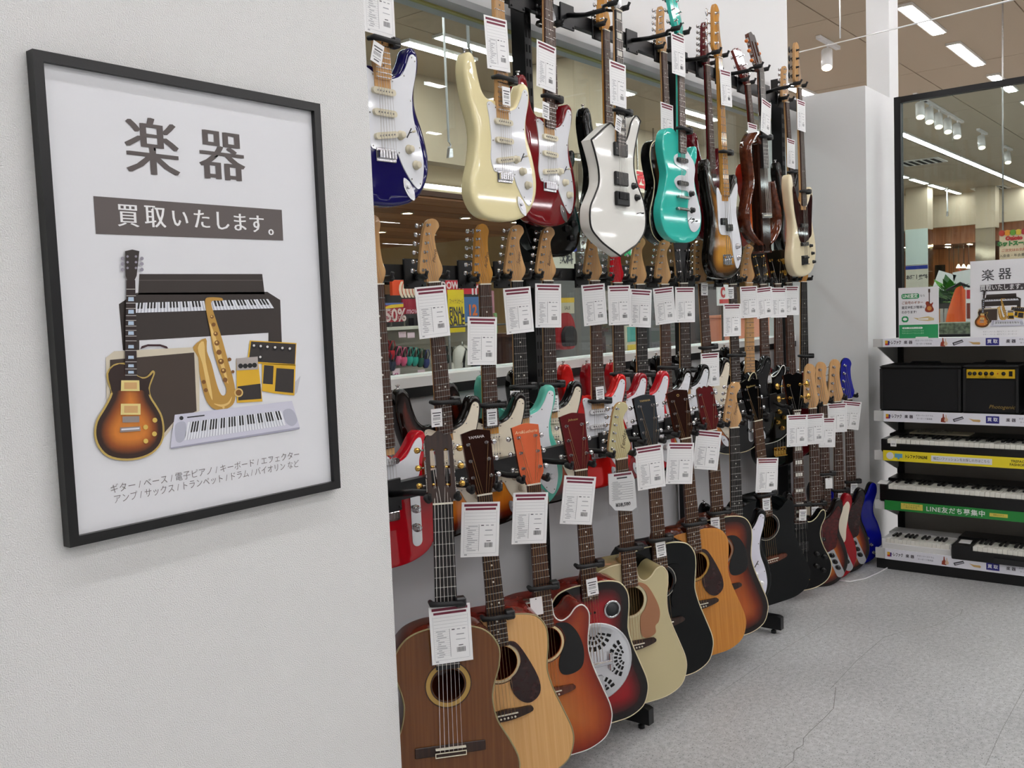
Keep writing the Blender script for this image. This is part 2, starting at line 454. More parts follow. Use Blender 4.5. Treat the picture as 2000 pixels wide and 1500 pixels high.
# ------------------------------------------------------------------ guitars: outlines in metres, (x, v); v runs down from the saddle, bass side is x < 0
def mirror(half):
    return half + [(-x, v, *r) for x, v, *r in half[::-1] if x != 0]
STRAT = [(-.028,-.222),(-.056,-.222),(-.082,-.240),(-.097,-.280),(-.108,-.324),(-.126,-.344),(-.147,-.334),(-.158,-.285),(-.146,-.21),(-.124,-.14),(-.121,-.09),(-.134,-.03),(-.155,.03),(-.150,.082),(-.112,.122),(-.045,.136),(.04,.134),(.11,.112),(.155,.06),(.166,.0),(.150,-.07),(.126,-.13),(.126,-.18),(.146,-.24),(.144,-.280),(.124,-.293),(.106,-.282),(.090,-.248),(.070,-.220),(.046,-.208),(.028,-.207)]
BASSB = [(x * 1.03, (v - .137) * 1.07 + .095) for x, v in STRAT]
TELE = [(-.03,-.228),(-.06,-.236),(-.118,-.225),(-.148,-.18),(-.140,-.115),(-.124,-.06),(-.136,0),(-.158,.06),(-.142,.118),(-.082,.148),(0,.157),(.082,.15),(.142,.118),(.162,.05),(.15,-.02),(.126,-.08),(.126,-.13),(.143,-.185),(.133,-.222),(.108,-.218),(.078,-.178),(.052,-.155),(.03,-.15)]
LP = [(-.03,-.25),(-.08,-.262),(-.125,-.24),(-.143,-.19),(-.13,-.13),(-.116,-.085),(-.13,-.03),(-.16,.03),(-.168,.08),(-.145,.135),(-.085,.168),(0,.177),(.085,.168),(.145,.135),(.168,.08),(.16,.03),(.13,-.03),(.113,-.085),(.118,-.13),(.14,-.175),(.139,-.21),(.118,-.214),(.09,-.182),(.06,-.165),(.03,-.175)]
ICE = [(-.03,-.245),(-.06,-.252),(-.182,-.178,1),(-.158,-.13),(-.141,-.079),(-.143,-.031),(-.17,.01),(-.2,.056),(-.198,.12),(-.15,.158),(-.1,.182),(-.01,.214,1),(.06,.186),(.111,.164),(.163,.118),(.176,.06),(.160,.0),(.118,-.06),(.1,-.11),(.103,-.16),(.123,-.218),(.155,-.29,1),(.123,-.305),(.085,-.275),(.06,-.225),(.03,-.2)]
DREAD = mirror([(0,-.287),(-.06,-.287),(-.115,-.272),(-.143,-.235),(-.147,-.19),(-.139,-.13),(-.138,-.095),(-.151,-.04),(-.176,.03),(-.196,.09),(-.197,.135),(-.175,.185),(-.12,.213),(-.05,.219),(0,.22)][::-1])
DCUT = [(0,-.287),(-.06,-.287),(-.115,-.272),(-.143,-.235),(-.147,-.19),(-.139,-.13),(-.138,-.095),(-.151,-.04),(-.176,.03),(-.196,.09),(-.197,.135),(-.175,.185),(-.12,.213),(-.05,.219),(.05,.219),(.12,.213),(.175,.185),(.197,.135),(.196,.09),(.176,.03),(.151,-.04),(.138,-.095),(.138,-.14),(.146,-.19),(.146,-.225),(.128,-.25),(.104,-.246),(.082,-.224),(.055,-.214),(.034,-.235),(.03,-.287,1)]
CLASS = mirror([(0,-.325),(-.05,-.325),(-.105,-.305),(-.138,-.26),(-.138,-.21),(-.122,-.155),(-.118,-.115),(-.13,-.06),(-.163,0),(-.184,.05),(-.182,.095),(-.15,.14),(-.08,.162),(0,.166)][::-1])
RESO = [(x * .93, v * .95 + .01) for x, v, *_ in DREAD]
G_STRAT = [(-.030,-.204,1),(-.054,-.213),(-.068,-.204),(-.060,-.16),(-.056,-.10),(-.062,-.045),(-.05,-.012),(-.036,-.008,1),(.036,-.008,1),(.045,.0),(.062,.032),(.092,.07),(.115,.085),(.130,.068),(.140,.02),(.131,-.04),(.111,-.10),(.110,-.16),(.128,-.22),(.134,-.262),(.122,-.273),(.110,-.266),(.095,-.238),(.074,-.211),(.048,-.199),(.035,-.196,1)]
G_PB = [(-.034,-.27,1),(-.06,-.30),(-.075,-.285),(-.072,-.2),(-.070,-.13),(-.05,-.10),(.02,-.095),(.045,-.075),(.058,-.02),(.085,.045),(.108,.05),(.140,.01),(.150,-.04),(.136,-.1),(.114,-.17),(.114,-.22),(.136,-.30),(.128,-.325),(.1,-.305),(.07,-.275),(.036,-.255,1)]
G_JB = [(-.034,-.27,1),(-.07,-.30),(-.1,-.35),(-.118,-.36),(-.125,-.33),(-.11,-.24),(-.08,-.16),(-.06,-.10),(-.02,-.075),(.04,-.085),(.075,-.1),(.105,-.12),(.112,-.18),(.125,-.25),(.134,-.305),(.12,-.325),(.09,-.29),(.06,-.265),(.036,-.255,1)]
G_TELE = [(-.032,-.2,1),(-.06,-.215),(-.1,-.205),(-.118,-.17),(-.105,-.12),(-.08,-.1),(-.045,-.09),(.0,-.06),(.045,-.055),(.06,-.07,1),(.085,-.075,1),(.11,-.1),(.112,-.14),(.125,-.18),(.12,-.205),(.1,-.195),(.07,-.155),(.035,-.14,1)]
H_STRAT = [(-.021,0,1),(-.025,.012),(-.040,.026),(-.043,.036),(-.036,.075),(-.027,.115),(-.017,.155),(-.004,.178),(.014,.186),(.032,.179),(.037,.162),(.026,.147),(.018,.13),(.021,.10),(.030,.065),(.038,.04),(.034,.022),(.023,.008),(.021,0,1)]
H_SLIM = [(-.021,0,1),(-.026,.014),(-.034,.03),(-.033,.06),(-.028,.11),(-.02,.165),(-.004,.188),(.016,.186),(.026,.168),(.021,.14),(.021,.1),(.026,.06),(.034,.035),(.028,.012),(.021,0,1)]
H_BASS = [(-.02,0,1),(-.026,.015),(-.046,.035),(-.047,.055),(-.040,.12),(-.032,.195),(-.014,.22),(.01,.215),(.024,.19),(.018,.16),(.02,.11),(.03,.06),(.036,.035),(.027,.012),(.02,0,1)]
H_ACO = mirror([(-.021,0,1),(-.024,.01),(-.036,.032),(-.037,.05),(-.042,.172,1),(-.02,.177),(0,.18)])
H_BOOK = mirror([(-.021,0,1),(-.026,.012),(-.037,.035),(-.038,.06),(-.044,.155),(-.047,.172,1),(-.03,.176),(-.014,.182),(0,.172)])
H_TAP = mirror([(-.021,0,1),(-.026,.015),(-.036,.034),(-.036,.1),(-.033,.16),(-.02,.172,1),(-.01,.165),(0,.172)])
H_CLS = mirror([(-.026,0,1),(-.03,.012),(-.036,.025),(-.036,.165,1),(-.03,.178),(-.018,.176),(0,.188)])
H_DARK4 = mirror([(-.02,0,1),(-.025,.015),(-.04,.035),(-.042,.06),(-.05,.17,1),(-.02,.178),(0,.17)])
HEADS = {'strat': (H_STRAT, 'L6', 0.0), 'slim': (H_SLIM, 'L6', 0.0), 'bass': (H_BASS, 'L4', 0.0), 'aco': (H_ACO, '33', 13.0), 'book': (H_BOOK, '33', 13.0), 'tap': (H_TAP, '33', 12.0), 'flat': (H_BOOK, '33', 2.0), 'cls': (H_CLS, 'cls', 13.0), 'bass22': (H_DARK4, '22', 10.0)}
SHAPES = {  # outline, scale length, frets, thickness, edge radius, joint v (top of body at the neck), acoustic
    'strat': (STRAT, .648, 21, .044, .011), 'tele': (TELE, .648, 21, .044, .004), 'lp': (LP, .628, 22, .046, .006), 'mm': (LP, .628, 22, .034, .004),
    'ice': (ICE, .648, 22, .043, .005), 'bass': (BASSB, .85, 20, .044, .011), 'lpbass': ([(x, v - .087) for x, v, *_ in LP], .80, 20, .044, .006), 'sbass': (BASSB, .838, 20, .044, .011), 'tbass': (BASSB, .765, 20, .044, .011), 'ubass': (BASSB, .72, 20, .044, .011),
    'dread': (DREAD, .645, 20, .11, .002), 'dcut': (DCUT, .645, 20, .105, .002), 'class': (CLASS, .65, 19, .1, .002), 'reso': (RESO, .635, 19, .095, .002)}
ACO = {'dread': (-.152, .050), 'dcut': (-.152, .050), 'class': (-.172, .043)}

BODYC = {}
def body_mesh(key):
    if key in BODYC: return BODYC[key]
    out, scale, fr, t, r = SHAPES[key][:5]
    vb = max(p[1] for p in out)
    loop = spline([(p[0], vb - p[1], *p[2:]) for p in out], 5)
    if area(loop) < 0: loop = loop[::-1]
    n = len(loop)
    prof = [(r, 0), (r * .42, r * .12), (r * .1, r * .45), (0, r), (0, t - r), (r * .1, t - r * .45), (r * .42, t - r * .12), (r, t)]
    rings = [inset(loop, d) for d, y in prof]
    holes = []
    if key in ACO:
        hv, hr = ACO[key]; holes = [circle(0, vb - hv, hr, 28)]
    pts, tri = fill(rings[0], holes, 0.014)
    v = [(x, 0.0, z) for x, z in pts]; rim = [dist(p, loop) for p in pts]
    f = [(a, b, c) for a, b, c in tri]; mi = [0] * len(f)
    idx0 = list(range(n))        # the CDT keeps the input order for the outline
    prev = idx0
    for k in range(1, len(prof)):
        o = len(v); v += [(x, prof[k][1], z) for x, z in rings[k]]; rim += [0.0] * n
        cur = list(range(o, o + n))
        for i in range(n):
            j = (i + 1) % n; f.append((prev[i], prev[j], cur[j], cur[i])); mi.append(0 if k < 3 else 1)
        prev = cur
    f.append(tuple(prev)); mi.append(1)
    if holes:                    # thickness of the soundboard at the hole
        o = len(v); h = holes[0]; m = len(h)
        v += [(x, .004, z) for x, z in h]; rim += [.05] * m
        for i in range(m):
            j = (i + 1) % m; f.append((n + i, n + j, o + j, o + i)); mi.append(2)
    me = bpy.data.meshes.new('body'); me.from_pydata(v, [], f)
    me.polygons.foreach_set('material_index', mi); me.polygons.foreach_set('use_smooth', [True] * len(f))
    bm = bmesh.new(); bm.from_mesh(me); bmesh.ops.recalc_face_normals(bm, faces=bm.faces); bm.to_mesh(me); bm.free()
    at = me.attributes.new('rim', 'FLOAT', 'POINT'); at.data.foreach_set('value', rim)
    try: me.set_sharp_from_angle(angle=math.radians(50))
    except Exception: pass
    bd = MB()
    bd.ring([(x, .001, z) for x, z in inset(loop, r * .5)], .0026 if key != 'ice' else .0042, 4)
    BODYC[key] = (me, vb, bd.mesh('binding'))
    return BODYC[key]

CACHE = {}
def cached(key, fn):
    if key not in CACHE: CACHE[key] = fn()
    return CACHE[key]
def tuner_mesh(kind):
    k = MB()
    big = kind == 'bass'
    s = 1.5 if big else 1.0
    k.lathe([(.0052*s, -.002), (.0052*s, .0), (.003*s, .0005), (.003*s, .012), (.0036*s, .014)], (0, 0, 0), 'y', 10, 0)
    k.v = [(x, -y, z) for x, y, z in k.v]
    k.box(-.008*s, .008*s, .014, .022, -.007*s, .007*s, 0, .002)
    L = .024 if big else .018
    k.tube([(-.006, .018, 0), (-L * s, .018, 0)], .0022*s, 6, 0)
    b = MB()
    b.lathe([(.001, -.0001), (.0055*s, .001), (.0078*s, .005*s), (.0078*s, .010*s), (.004*s, .0145*s), (.001, .0148*s)], (0, 0, 0), 'x', 10, 1)
    o = len(k.v)
    k.v += [(-L*s - x, .018 + y * (.5 if not big else .3), z * (1.0 if not big else 1.4)) for x, y, z in b.v]
    for f, m in zip(b.f, b.m): k.face([i + o for i in f], m, True)
    return k.mesh('tuner')
def knob_mesh(r=.0125, h=.016):
    k = MB(); k.lathe([(r, 0), (r, -h*.25), (r*.82, -h*.3), (r*.74, -h*.93), (r*.62, -h), (.001, -h)], (0, 0, 0), 'y', 14)
    return k.mesh('knob')
def single_coil():
    k = MB(); w, d = .041, .0085
    loop = [(x + sx*(w-d), z) for sx in (-1, 1) for x, z in [(d*math.cos(a)*1, d*math.sin(a)) for a in [math.pi/2 + i*math.pi/6 if sx < 0 else -math.pi/2 + i*math.pi/6 for i in range(7)]]]
    k.prism(loop, -.009, 0, 0)
    for i in range(6):
        x = -.026 + i * .0104; k.lathe([(.0024, -.0085), (.0024, -.0102), (.0005, -.0103)], (x, 0, 0), 'y', 7, 1)
    return k.mesh('pickup')
def humbucker():
    k = MB(); k.box(-.044, .044, -.004, 0, -.024, .024, 1, .002); k.box(-.036, .036, -.011, -.003, -.019, .019, 0, .003)
    for i in range(6): k.lathe([(.0022, -.0105), (.0022, -.0122), (.0004, -.0123)], (-.0255 + i*.0102, 0, -.009), 'y', 7, 2)
    return k.mesh('pickup')
def soapbar(w=.047, h=.014, np=8):
    k = MB(); k.box(-w, w, -.011, 0, -h, h, 0, .003)
    for i in range(np): k.lathe([(.003, -.0105), (.003, -.012), (.0005, -.0121)], (-w*.78 + i*w*1.56/(np-1), 0, 0), 'y', 7, 1)
    return k.mesh('pickup')
def strat_bridge():
    k = MB(); k.box(-.036, .036, -.004, 0, -.022, .014, 0, .0015)
    for i in range(6):
        x = -.0265 + i*.0106; k.box(x - .0048, x + .0048, -.012, -.004, -.014, .006, 0, .001)
    return k.mesh('bridge')
def bass_bridge():
    k = MB(); k.box(-.041, .041, -.003, 0, -.035, .012, 0, .001); k.box(-.041, .041, -.012, -.003, -.035, -.031, 0)
    for i in range(4):
        x = -.0285 + i*.019; k.tube([(x - .007, -.01, 0), (x + .007, -.01, 0)], .005, 8, 0); k.tube([(x, -.008, 0), (x, -.008, -.033)], .0015, 5, 0)
    return k.mesh('bridge')
def tom_bridge():
    k = MB(); k.box(-.041, .041, -.016, -.007, -.006, .006, 0, .002); k.box(-.043, .043, -.014, -.004, -.052, -.04, 0, .004)
    for s in (-1, 1):
        k.lathe([(.005, 0), (.005, -.008)], (s*.037, 0, 0), 'y', 8, 0); k.lathe([(.006, 0), (.006, -.014)], (s*.043, 0, -.046), 'y', 8, 0)
    return k.mesh('bridge')
def jack_plate():
    loop = spline([(0, .034), (.012, .018), (.0145, 0), (.012, -.018), (0, -.034), (-.012, -.018), (-.0145, 0), (-.012, .018)], 3)
    k = MB(); k.prism(loop, -.003, 0, 0); k.prism([(x*.6, z*.55 - .004) for x, z in loop], -.0036, -.002, 0); k.lathe([(.005, -.0035), (.005, -.006), (.003, -.006)], (0, 0, -.006), 'y', 8, 0)
    return k.mesh('jack_plate')
def plate_mesh(name, ctrl, vb, t, y=0.0):
    loop = spline([(c[0], vb - c[1], *c[2:]) for c in ctrl], 5)
    k = MB(); k.prism(loop, y - t, y, 0); return k.mesh(name)
def neck_mesh(key, top):
    out, scale, nf, t, r = SHAPES[key][:5]; vb = body_mesh(key)[1]
    bass = 'bass' in key; aco = key in ACO or key == 'reso'
    vj = {'dread': -.287, 'dcut': -.287, 'class': -.325, 'reso': -.262}.get(key, None)
    vend = -scale * 2 ** (-nf / 12.0) + (.004 if not aco else .0)
    w0 = .021 if not bass else .020; w1 = .028 if not bass else .031
    if key == 'class': w0, w1 = .026, .031
    zn = vb + scale
    zb = vb - vend            # end of the fretboard
    zj = vb - (vj if vj is not None else vend - .01)
    W = lambda z: w0 + (w1 - w0) * (zn - z) / (zn - (vb + .2))
    nk = MB(); nprof = 8; bot = top + .006
    sts = [(zn + .004, .013), (zn - .03, .0145), (zn - .3, .017), (zj + .05, .019), (zj + .015, .026 if not aco else .05), (zj - (.0 if aco else .03), .03 if not aco else .085)]
    o = 0
    for z, d in sts:
        w = W(z)
        for i in range(nprof + 1):
            a = math.pi * i / nprof; nk.v.append((-w * math.cos(a), bot + d * math.sin(a) ** .8, z))
    for s in range(len(sts) - 1):
        for i in range(nprof):
            a = s*(nprof+1) + i; nk.face([a, a+1, a+nprof+2, a+nprof+1], 0, True)
        a = s*(nprof+1); nk.face([a, a+nprof+1, a+2*nprof+1, a+nprof], 0)
    nk.face(list(range(nprof+1)), 0); nk.face([(len(sts)-1)*(nprof+1)+i for i in range(nprof+1)][::-1], 0)
    fb = MB(); w_a, w_b = W(zn), W(zb)
    rnd = [(-w_b, zb + .006), (-w_b*.9, zb + .001), (0, zb - .001), (w_b*.9, zb + .001), (w_b, zb + .006)] if not aco else [(-w_b, zb), (w_b, zb)]
    fb.prism(rnd + [(w_a, zn), (-w_a, zn)], top, bot, 0)
    if aco:                   # the fretboard stands on the soundboard
        fb.prism([(-w_b, zb), (w_b, zb), (W(zj), zj), (-W(zj), zj)], bot, 0.0, 0)
    fr = MB(); dots = MB()
    fz = [vb + scale * 2 ** (-i / 12.0) for i in range(nf + 1)]
    for i in range(1, nf + 1):
        z = fz[i]
        if z > zb + .002: fr.box(-W(z), W(z), top - .0013, top, z - .0012, z + .0012, 0)
    return nk.mesh('neck'), fb.mesh('fretboard'), fr.mesh('frets', False), fz, W, zn, zb
def dots_mesh(fz, W, top, style):
    k = MB()
    for i in (3, 5, 7, 9, 12, 15, 17, 19) if style != 'block' else (1, 3, 5, 7, 9, 12, 15, 17, 19):
        if i >= len(fz): continue
        z = (fz[i] + fz[i-1]) / 2; h = (fz[i-1] - fz[i])
        if style == 'dot':
            for x in ((-.011, .011) if i == 12 else (0,)): k.lathe([(.003, top + .001), (.003, top - .0006), (.001, top - .0007)], (x, 0, z), 'y', 8)
        else:
            w = W(z) * .68; k.box(-w, w, top - .0006, top + .001, z - h*.3, z + h*.3)
    return k.mesh('inlays')
def headstock_mesh(kind):
    ctrl, lay, ang = HEADS[kind]; loop = spline(ctrl, 4)
    if area(loop) < 0: loop = loop[::-1]
    k = MB()
    if kind == 'cls':
        holes = [[(s*.018 + x, z) for x, z in spline([(-.0065, .045), (0, .038), (.0065, .045), (.0065, .135), (0, .142), (-.0065, .135)], 3)] for s in (-1, 1)]
        p, tri = fill(loop, holes); o = len(p)
        k.v = [(x, 0, z) for x, z in p] + [(x, .019, z) for x, z in p]
        for t in tri: k.face(list(t), 0); k.face([i + o for i in t][::-1], 1)
        base = 0
        for lp in [loop] + holes:
            m = len(lp)
            for i in range(m): j = (i+1) % m; k.face([base+i, base+j, o+base+j, o+base+i], 1)
            base += m
    else:
        n = len(loop); ins = inset(loop, .0012)
        k.v = [(x, 0, z) for x, z in ins] + [(x, .0012, z) for x, z in loop] + [(x, .014, z) for x, z in loop]
        k.face(list(range(n)), 0); k.face(list(range(2*n, 3*n))[::-1], 1)
        for a in (0, n):
            for i in range(n): j = (i+1) % n; k.face([a+i, a+j, a+n+j, a+n+i], 0 if a == 0 else 1, False)
    return k.mesh('headstock')
def tuner_spots(kind):
    lay = HEADS[kind][1]
    if lay == 'L6': return [(-.031 + i*.0054 * (1 if kind == 'strat' else .55), .036 + i*.0262, -1) for i in range(6)]
    if lay == 'L4': return [(-.030 + i*.005, .055 + i*.042, -1) for i in range(4)]
    if lay == '22': return [(s*.03, .06 + i*.06, s) for i in range(2) for s in (-1, 1)]
    return [(s * .026, .048 + i * .046, s) for i in range(3) for s in (-1, 1)]
MAPLE = wood('maple', (198, 150, 98), (219, 176, 124), 0.35, 0.4)
AMBER_MAPLE = wood('amber_maple', (196, 136, 60), (216, 158, 80), 0.3, 0.5)
ROSEWOOD = wood('rosewood', (52, 30, 22), (86, 54, 38), 0.5, 0.0, (120, 120, 8))
DARK_ROSE = wood('dark_rosewood', (34, 22, 18), (62, 40, 30), 0.5, 0.0, (120, 120, 8))
EBONY = wood('ebony', (16, 14, 14), (30, 27, 26), 0.4)
MAHOGANY = wood('mahogany', (78, 36, 22), (104, 52, 32), 0.3, 0.5)
RED_MAHOG = wood('red_mahogany', (96, 28, 22), (128, 44, 32), 0.25, 0.6)
BONE = M('bone', (236, 230, 212), 0.4)
PEARL = M('pearl_inlay', (226, 224, 214), 0.3)
BLACK_LACQ = M('black_lacquer', (7, 7, 8), 0.1, coat=0.0); BLACK_LACQ.node_tree.nodes['Principled BSDF'].inputs['Specular IOR Level'].default_value = .28
TORT = M('tortoise_red', (74, 14, 16), 0.2, coat=0.7, var=.6, vscale=60)
TORT_DARK = M('tortoise_dark', (44, 18, 17), 0.2, coat=0.7, var=.5, vscale=50)
GUARD_WHITE = M('guard_white', (234, 236, 240), 0.25, coat=0.4)
GUARD_CREAM = M('guard_cream', (232, 222, 200), 0.28, coat=0.4)
AGED_KNOB = M('aged_knob', (214, 206, 180), 0.35)
BLACK_KNOB = M('black_knob', (15, 15, 16), 0.3)

HUNG = {}      # what hangs on what: guitar key -> frame
def guitar(key, row, name, desc, A, vA, B, Y, yaw, shape, fin, side=None, inner=None, board='rose', neck=None, head='strat', headmat=None, headside=None,
           style='strat', guard=None, plast=None, metal=None, keys=None, binding=None, inlay='dot', label=None, logo=None, strings=None, dY=0.0):
    me, vb, bmesh_ = body_mesh(shape)
    out, scale, nf, t, r = SHAPES[shape][:5]
    aco = shape in ACO or shape == 'reso'; bass = 'bass' in shape
    top = -.012 if not aco else -.009
    pa, pb = onY(*A, Y), onY(*B, Y + dY)
    if vA is None: vA = -scale
    down = (pb - pa) if pb.z < pa.z else (pa - pb)
    up = -down.normalized()
    th = math.atan2(up.x, up.z); al = math.asin(max(-1, min(1, up.y)))
    rot = Matrix.Rotation(th, 3, 'Y') @ Matrix.Rotation(-al, 3, 'X') @ Matrix.Rotation(-math.radians(yaw), 3, 'Z')
    za = vb - vA
    org = pa - rot @ Vector((0, top if vA == -scale else 0, za))
    mw = Matrix.Translation(org) @ rot.to_4x4()
    g = thing(name, label or desc, {'electric_guitar': 'electric guitar', 'bass_guitar': 'bass guitar', 'acoustic_guitar': 'acoustic guitar'}[name], mat=mw, group='guitars on the ' + row + ' rail')
    HUNG[key] = dict(mw=mw, rot=rot, zn=vb + scale, top=top, vb=vb, scale=scale, Y=Y, yaw=yaw, desc=desc, row=row, aco=aco, bass=bass, wn=.021)
    metal = metal or CHROME; plast = plast or WHITE_PLASTIC; neck = neck or MAPLE
    fbm = {'rose': ROSEWOOD, 'dark': DARK_ROSE, 'ebony': EBONY, 'maple': MAPLE, 'amber': AMBER_MAPLE}[board]
    obj('body', me, [fin, side or fin, inner or MAHOGANY], g)
    if binding: obj('binding', bmesh_, binding, g)
    nm, fm, frm, fz, W, zn, zb = cached(('neck', shape), lambda: neck_mesh(shape, top))
    obj('neck', nm, neck, g); f = obj('fretboard', fm, fbm, g)
    o = obj('frets', frm, NICKEL, f); o['kind'] = 'stuff'
    if inlay:
        o = obj('inlays', cached(('dots', shape, inlay), lambda: dots_mesh(fz, W, top, inlay)), PEARL if board not in ('maple', 'amber') else BLACK_KNOB, f); o['kind'] = 'stuff'
    obj('nut', cached(('nut', shape), lambda: _nut(W(zn), top, zn)), BONE, g)
    # headstock with tuners
    hm = cached(('head', head), lambda: headstock_mesh(head)); lay, ang = HEADS[head][1:]
    h = obj('headstock', hm, [headmat or neck, headside or neck], g, (0, top + (.006 if ang == 0 else .0015), zn + .003))
    h.rotation_euler = (-math.radians(ang), 0, 0)
    kmat = keys or metal
    tk = 'bass' if bass else 'std'
    tm = cached(('tuner', tk), lambda: tuner_mesh(tk))
    spots = tuner_spots(head)
    for (x, z, s) in spots:
        if lay == 'cls':
            q = obj('tuner', cached('clskey', _cls_tuner), [metal, kmat], h, (s * .036, .010, z)); q.rotation_euler = (0, 0 if s < 0 else math.pi, 0)
        else:
            q = obj('tuner', tm, [metal, kmat], h, (x, 0, z)); q.rotation_euler = (0, 0 if s < 0 else math.pi, 0)
    if logo: text(logo[0], logo[1], (logo[2], -.0006, logo[3]), logo[4], h, rot=(math.pi/2, -math.radians(logo[5]), 0), shear=.3 if len(logo) < 7 else 0, name='logo')
    # strings
    ns = 4 if bass else 6
    if strings is None: strings = STEEL_STRING if not aco else BRONZE_STRING
    sp0 = .016 if not bass else .0145; sp1 = .0262 if not bass else .0285
    if shape == 'class': sp0, sp1 = .0215, .029
    hb = -.0125 if not aco else -.012
    zsad = vb if shape != 'reso' else vb
    def strset():
        L = []
        order = sorted(spots, key=lambda q: q[1])
        cs, sn = math.cos(math.radians(ang)), math.sin(math.radians(ang))
        hy0 = top + (.006 if ang == 0 else .0015)
        lefts = [q for q in order if q[2] < 0]; rights = [q for q in order if q[2] > 0]
        for i in range(ns):
            u = -1 + 2 * i / (ns - 1)
            if lay in ('L6', 'L4'): p = order[i]
            else: p = (lefts[i] if i < ns // 2 else rights[ns - 1 - i])
            px = p[0] + (.003 if lay != 'cls' else -p[2] * .008); py = -.008 if lay != 'cls' else .008
            hp = (px, hy0 + py * cs + p[1] * sn, zn + .003 + p[1] * cs)
            k = MB(); rr = .0008 - .00008 * i if not bass else .0013 - .00015 * i
            k.tube([(u * sp1, hb - .003, zsad), (u * sp0, top - .0022, zn), hp], max(rr, .0004), 4, 0, caps=False)
            L.append(k.mesh('string', False))
        return L
    for sm_ in cached(('str', shape, head), strset): obj('string', sm_, strings, g)
    Z = lambda v: vb - v
    pk = lambda nm_, fn, mats, x, v, rz=0, y=0.0: _place(obj(nm_, cached(fn.__name__ if not callable(getattr(fn, 'key', None)) else fn.key, fn), mats, g), x, y, Z(v), rz)
    kn = cached('knob', knob_mesh); kns = cached('knob_s', lambda: knob_mesh(.0095, .015))
    gy = 0.0
    if guard:
        gc, gm = guard
        obj('pickguard', cached(('guard', id(gc), shape), lambda: plate_mesh('pickguard', gc, vb, .0028)), gm, g); gy = -.0028
    if style == 'strat':
        for v, a in ((-.158, 0), (-.103, 0), (-.046, -9)): pk('pickup', single_coil, [plast, NICKEL], 0, v, a, gy)
        for x, v in ((.055, -.052), (.084, -.018), (.108, .022)): _place(obj('knob', kn, plast if plast != BLACK_PLASTIC else BLACK_KNOB, g), x, gy, Z(v))
        pk('bridge', strat_bridge, metal, 0, 0); pk('jack_plate', jack_plate, metal, .078, .088, -32 + 180)
        sw = cached('switch', _switch); _place(obj('selector_switch', sw, [BLACK_KNOB, plast], g), .090, gy, Z(-.062), 35)
        scr = cached(('screws', id(gc) if guard else 0, shape), lambda: _screws(gc if guard else G_STRAT, vb)); q = obj('screws', scr, NICKEL, g); q['kind'] = 'stuff'
        _place(obj('strap_button', cached('strapb', _strapb), metal, g), -.135, .02, Z(-.343))
    elif style == 'tele':
        pk('pickup', single_coil, [CHROME, CHROME], 0, -.15, 0, gy); pk('bridge', strat_bridge, metal, 0, 0)
        _place(obj('control_plate', cached('ctlplate', lambda: _ovalplate(.017, .08)), metal, g), .092, 0, Z(.03), 0)
        for v in (.0, .055): _place(obj('knob', kn, metal, g), .092, -.002, Z(v))
    elif style in ('lp', 'mm'):
        if style == 'lp':
            for v in (-.155, -.05): pk('pickup', humbucker, [plast, CREAM_PLASTIC if plast != BLACK_PLASTIC else BLACK_PLASTIC, NICKEL], 0, v)
            for x, v in ((.088, .02), (.118, .052), (.075, .072), (.105, .105)): _place(obj('knob', kn, keys or metal, g), x, 0, Z(v))
            pk('bridge', tom_bridge, metal, 0, 0)
        else:
            for v in (-.145, -.055): pk('pickup', single_coil, [BLACK_PLASTIC, NICKEL], 0, v, 0, gy - .001)
            for x, v in ((.07, -.02), (.075, .045)): _place(obj('knob', kn, BLACK_KNOB, g), x, gy, Z(v))
            for x, v in ((.06, .082), (.088, .088)): _place(obj('selector_switch', cached('switch', _switch), [BLACK_KNOB, BLACK_KNOB], g), x, gy, Z(v), 60)
            pk('bridge', tom_bridge, metal, 0, .0)
    elif style == 'ice':
        for v in (-.165, -.062): _place(obj('pickup', cached('soap_ice', lambda: soapbar(.043, .024, 2)), [BLACK_PLASTIC, NICKEL], g), 0, 0, Z(v))
        q = MB(); q.box(-.043, .043, -.014, 0, -.03, .02, 0, .003)
        for i in range(6): q.box(-.03 + i*.0104, -.023 + i*.0104, -.018, -.013, -.008, .016, 0, .001)
        _place(q.build('bridge', BLACK_METAL, g), 0, 0, Z(.004))
        for x, v in ((.088, -.045), (.108, -.005)): _place(obj('knob', kn, BLACK_KNOB, g), x, 0, Z(v))
        _place(obj('selector_switch', cached('switch', _switch), [NICKEL, BLACK_KNOB], g), .125, 0, Z(.05), 80)
    elif style == 'pb':
        for x, v in ((-.028, -.155), (.022, -.128)): _place(obj('pickup', cached('pbp', lambda: soapbar(.028, .015, 4)), [BLACK_PLASTIC, NICKEL], g), x, gy, Z(v))
        for x, v in ((.098, -.045), (.105, .005)): _place(obj('knob', kn, metal, g), x, gy, Z(v))
        pk('bridge', bass_bridge, metal, 0, 0)
    elif style == 'jb':
        for v in (-.165, -.06): _place(obj('pickup', cached('jbp', lambda: soapbar(.047, .0095, 8)), [BLACK_PLASTIC, NICKEL], g), 0, gy, Z(v))
        _place(obj('control_plate', cached('ctljb', lambda: _ovalplate(.022, .085)), metal, g), .098, -.0002, Z(-.035), 157)
        for x, v in ((.080, -.075), (.096, -.04), (.111, -.008)): _place(obj('knob', kn, plast if plast == BLACK_PLASTIC else metal, g), x, -.002, Z(v))
        pk('bridge', bass_bridge, metal, 0, 0)
    elif style == 'bass2':
        for v in (-.165, -.07): _place(obj('pickup', cached('jbp', lambda: soapbar(.047, .0095, 8)), [BLACK_PLASTIC, NICKEL], g), 0, 0, Z(v))
        for x, v in ((.085, -.06), (.105, -.02), (.118, .025)): _place(obj('knob', kns, metal, g), x, 0, Z(v))
        pk('bridge', bass_bridge, metal, 0, 0)
    elif style == 'lpb':
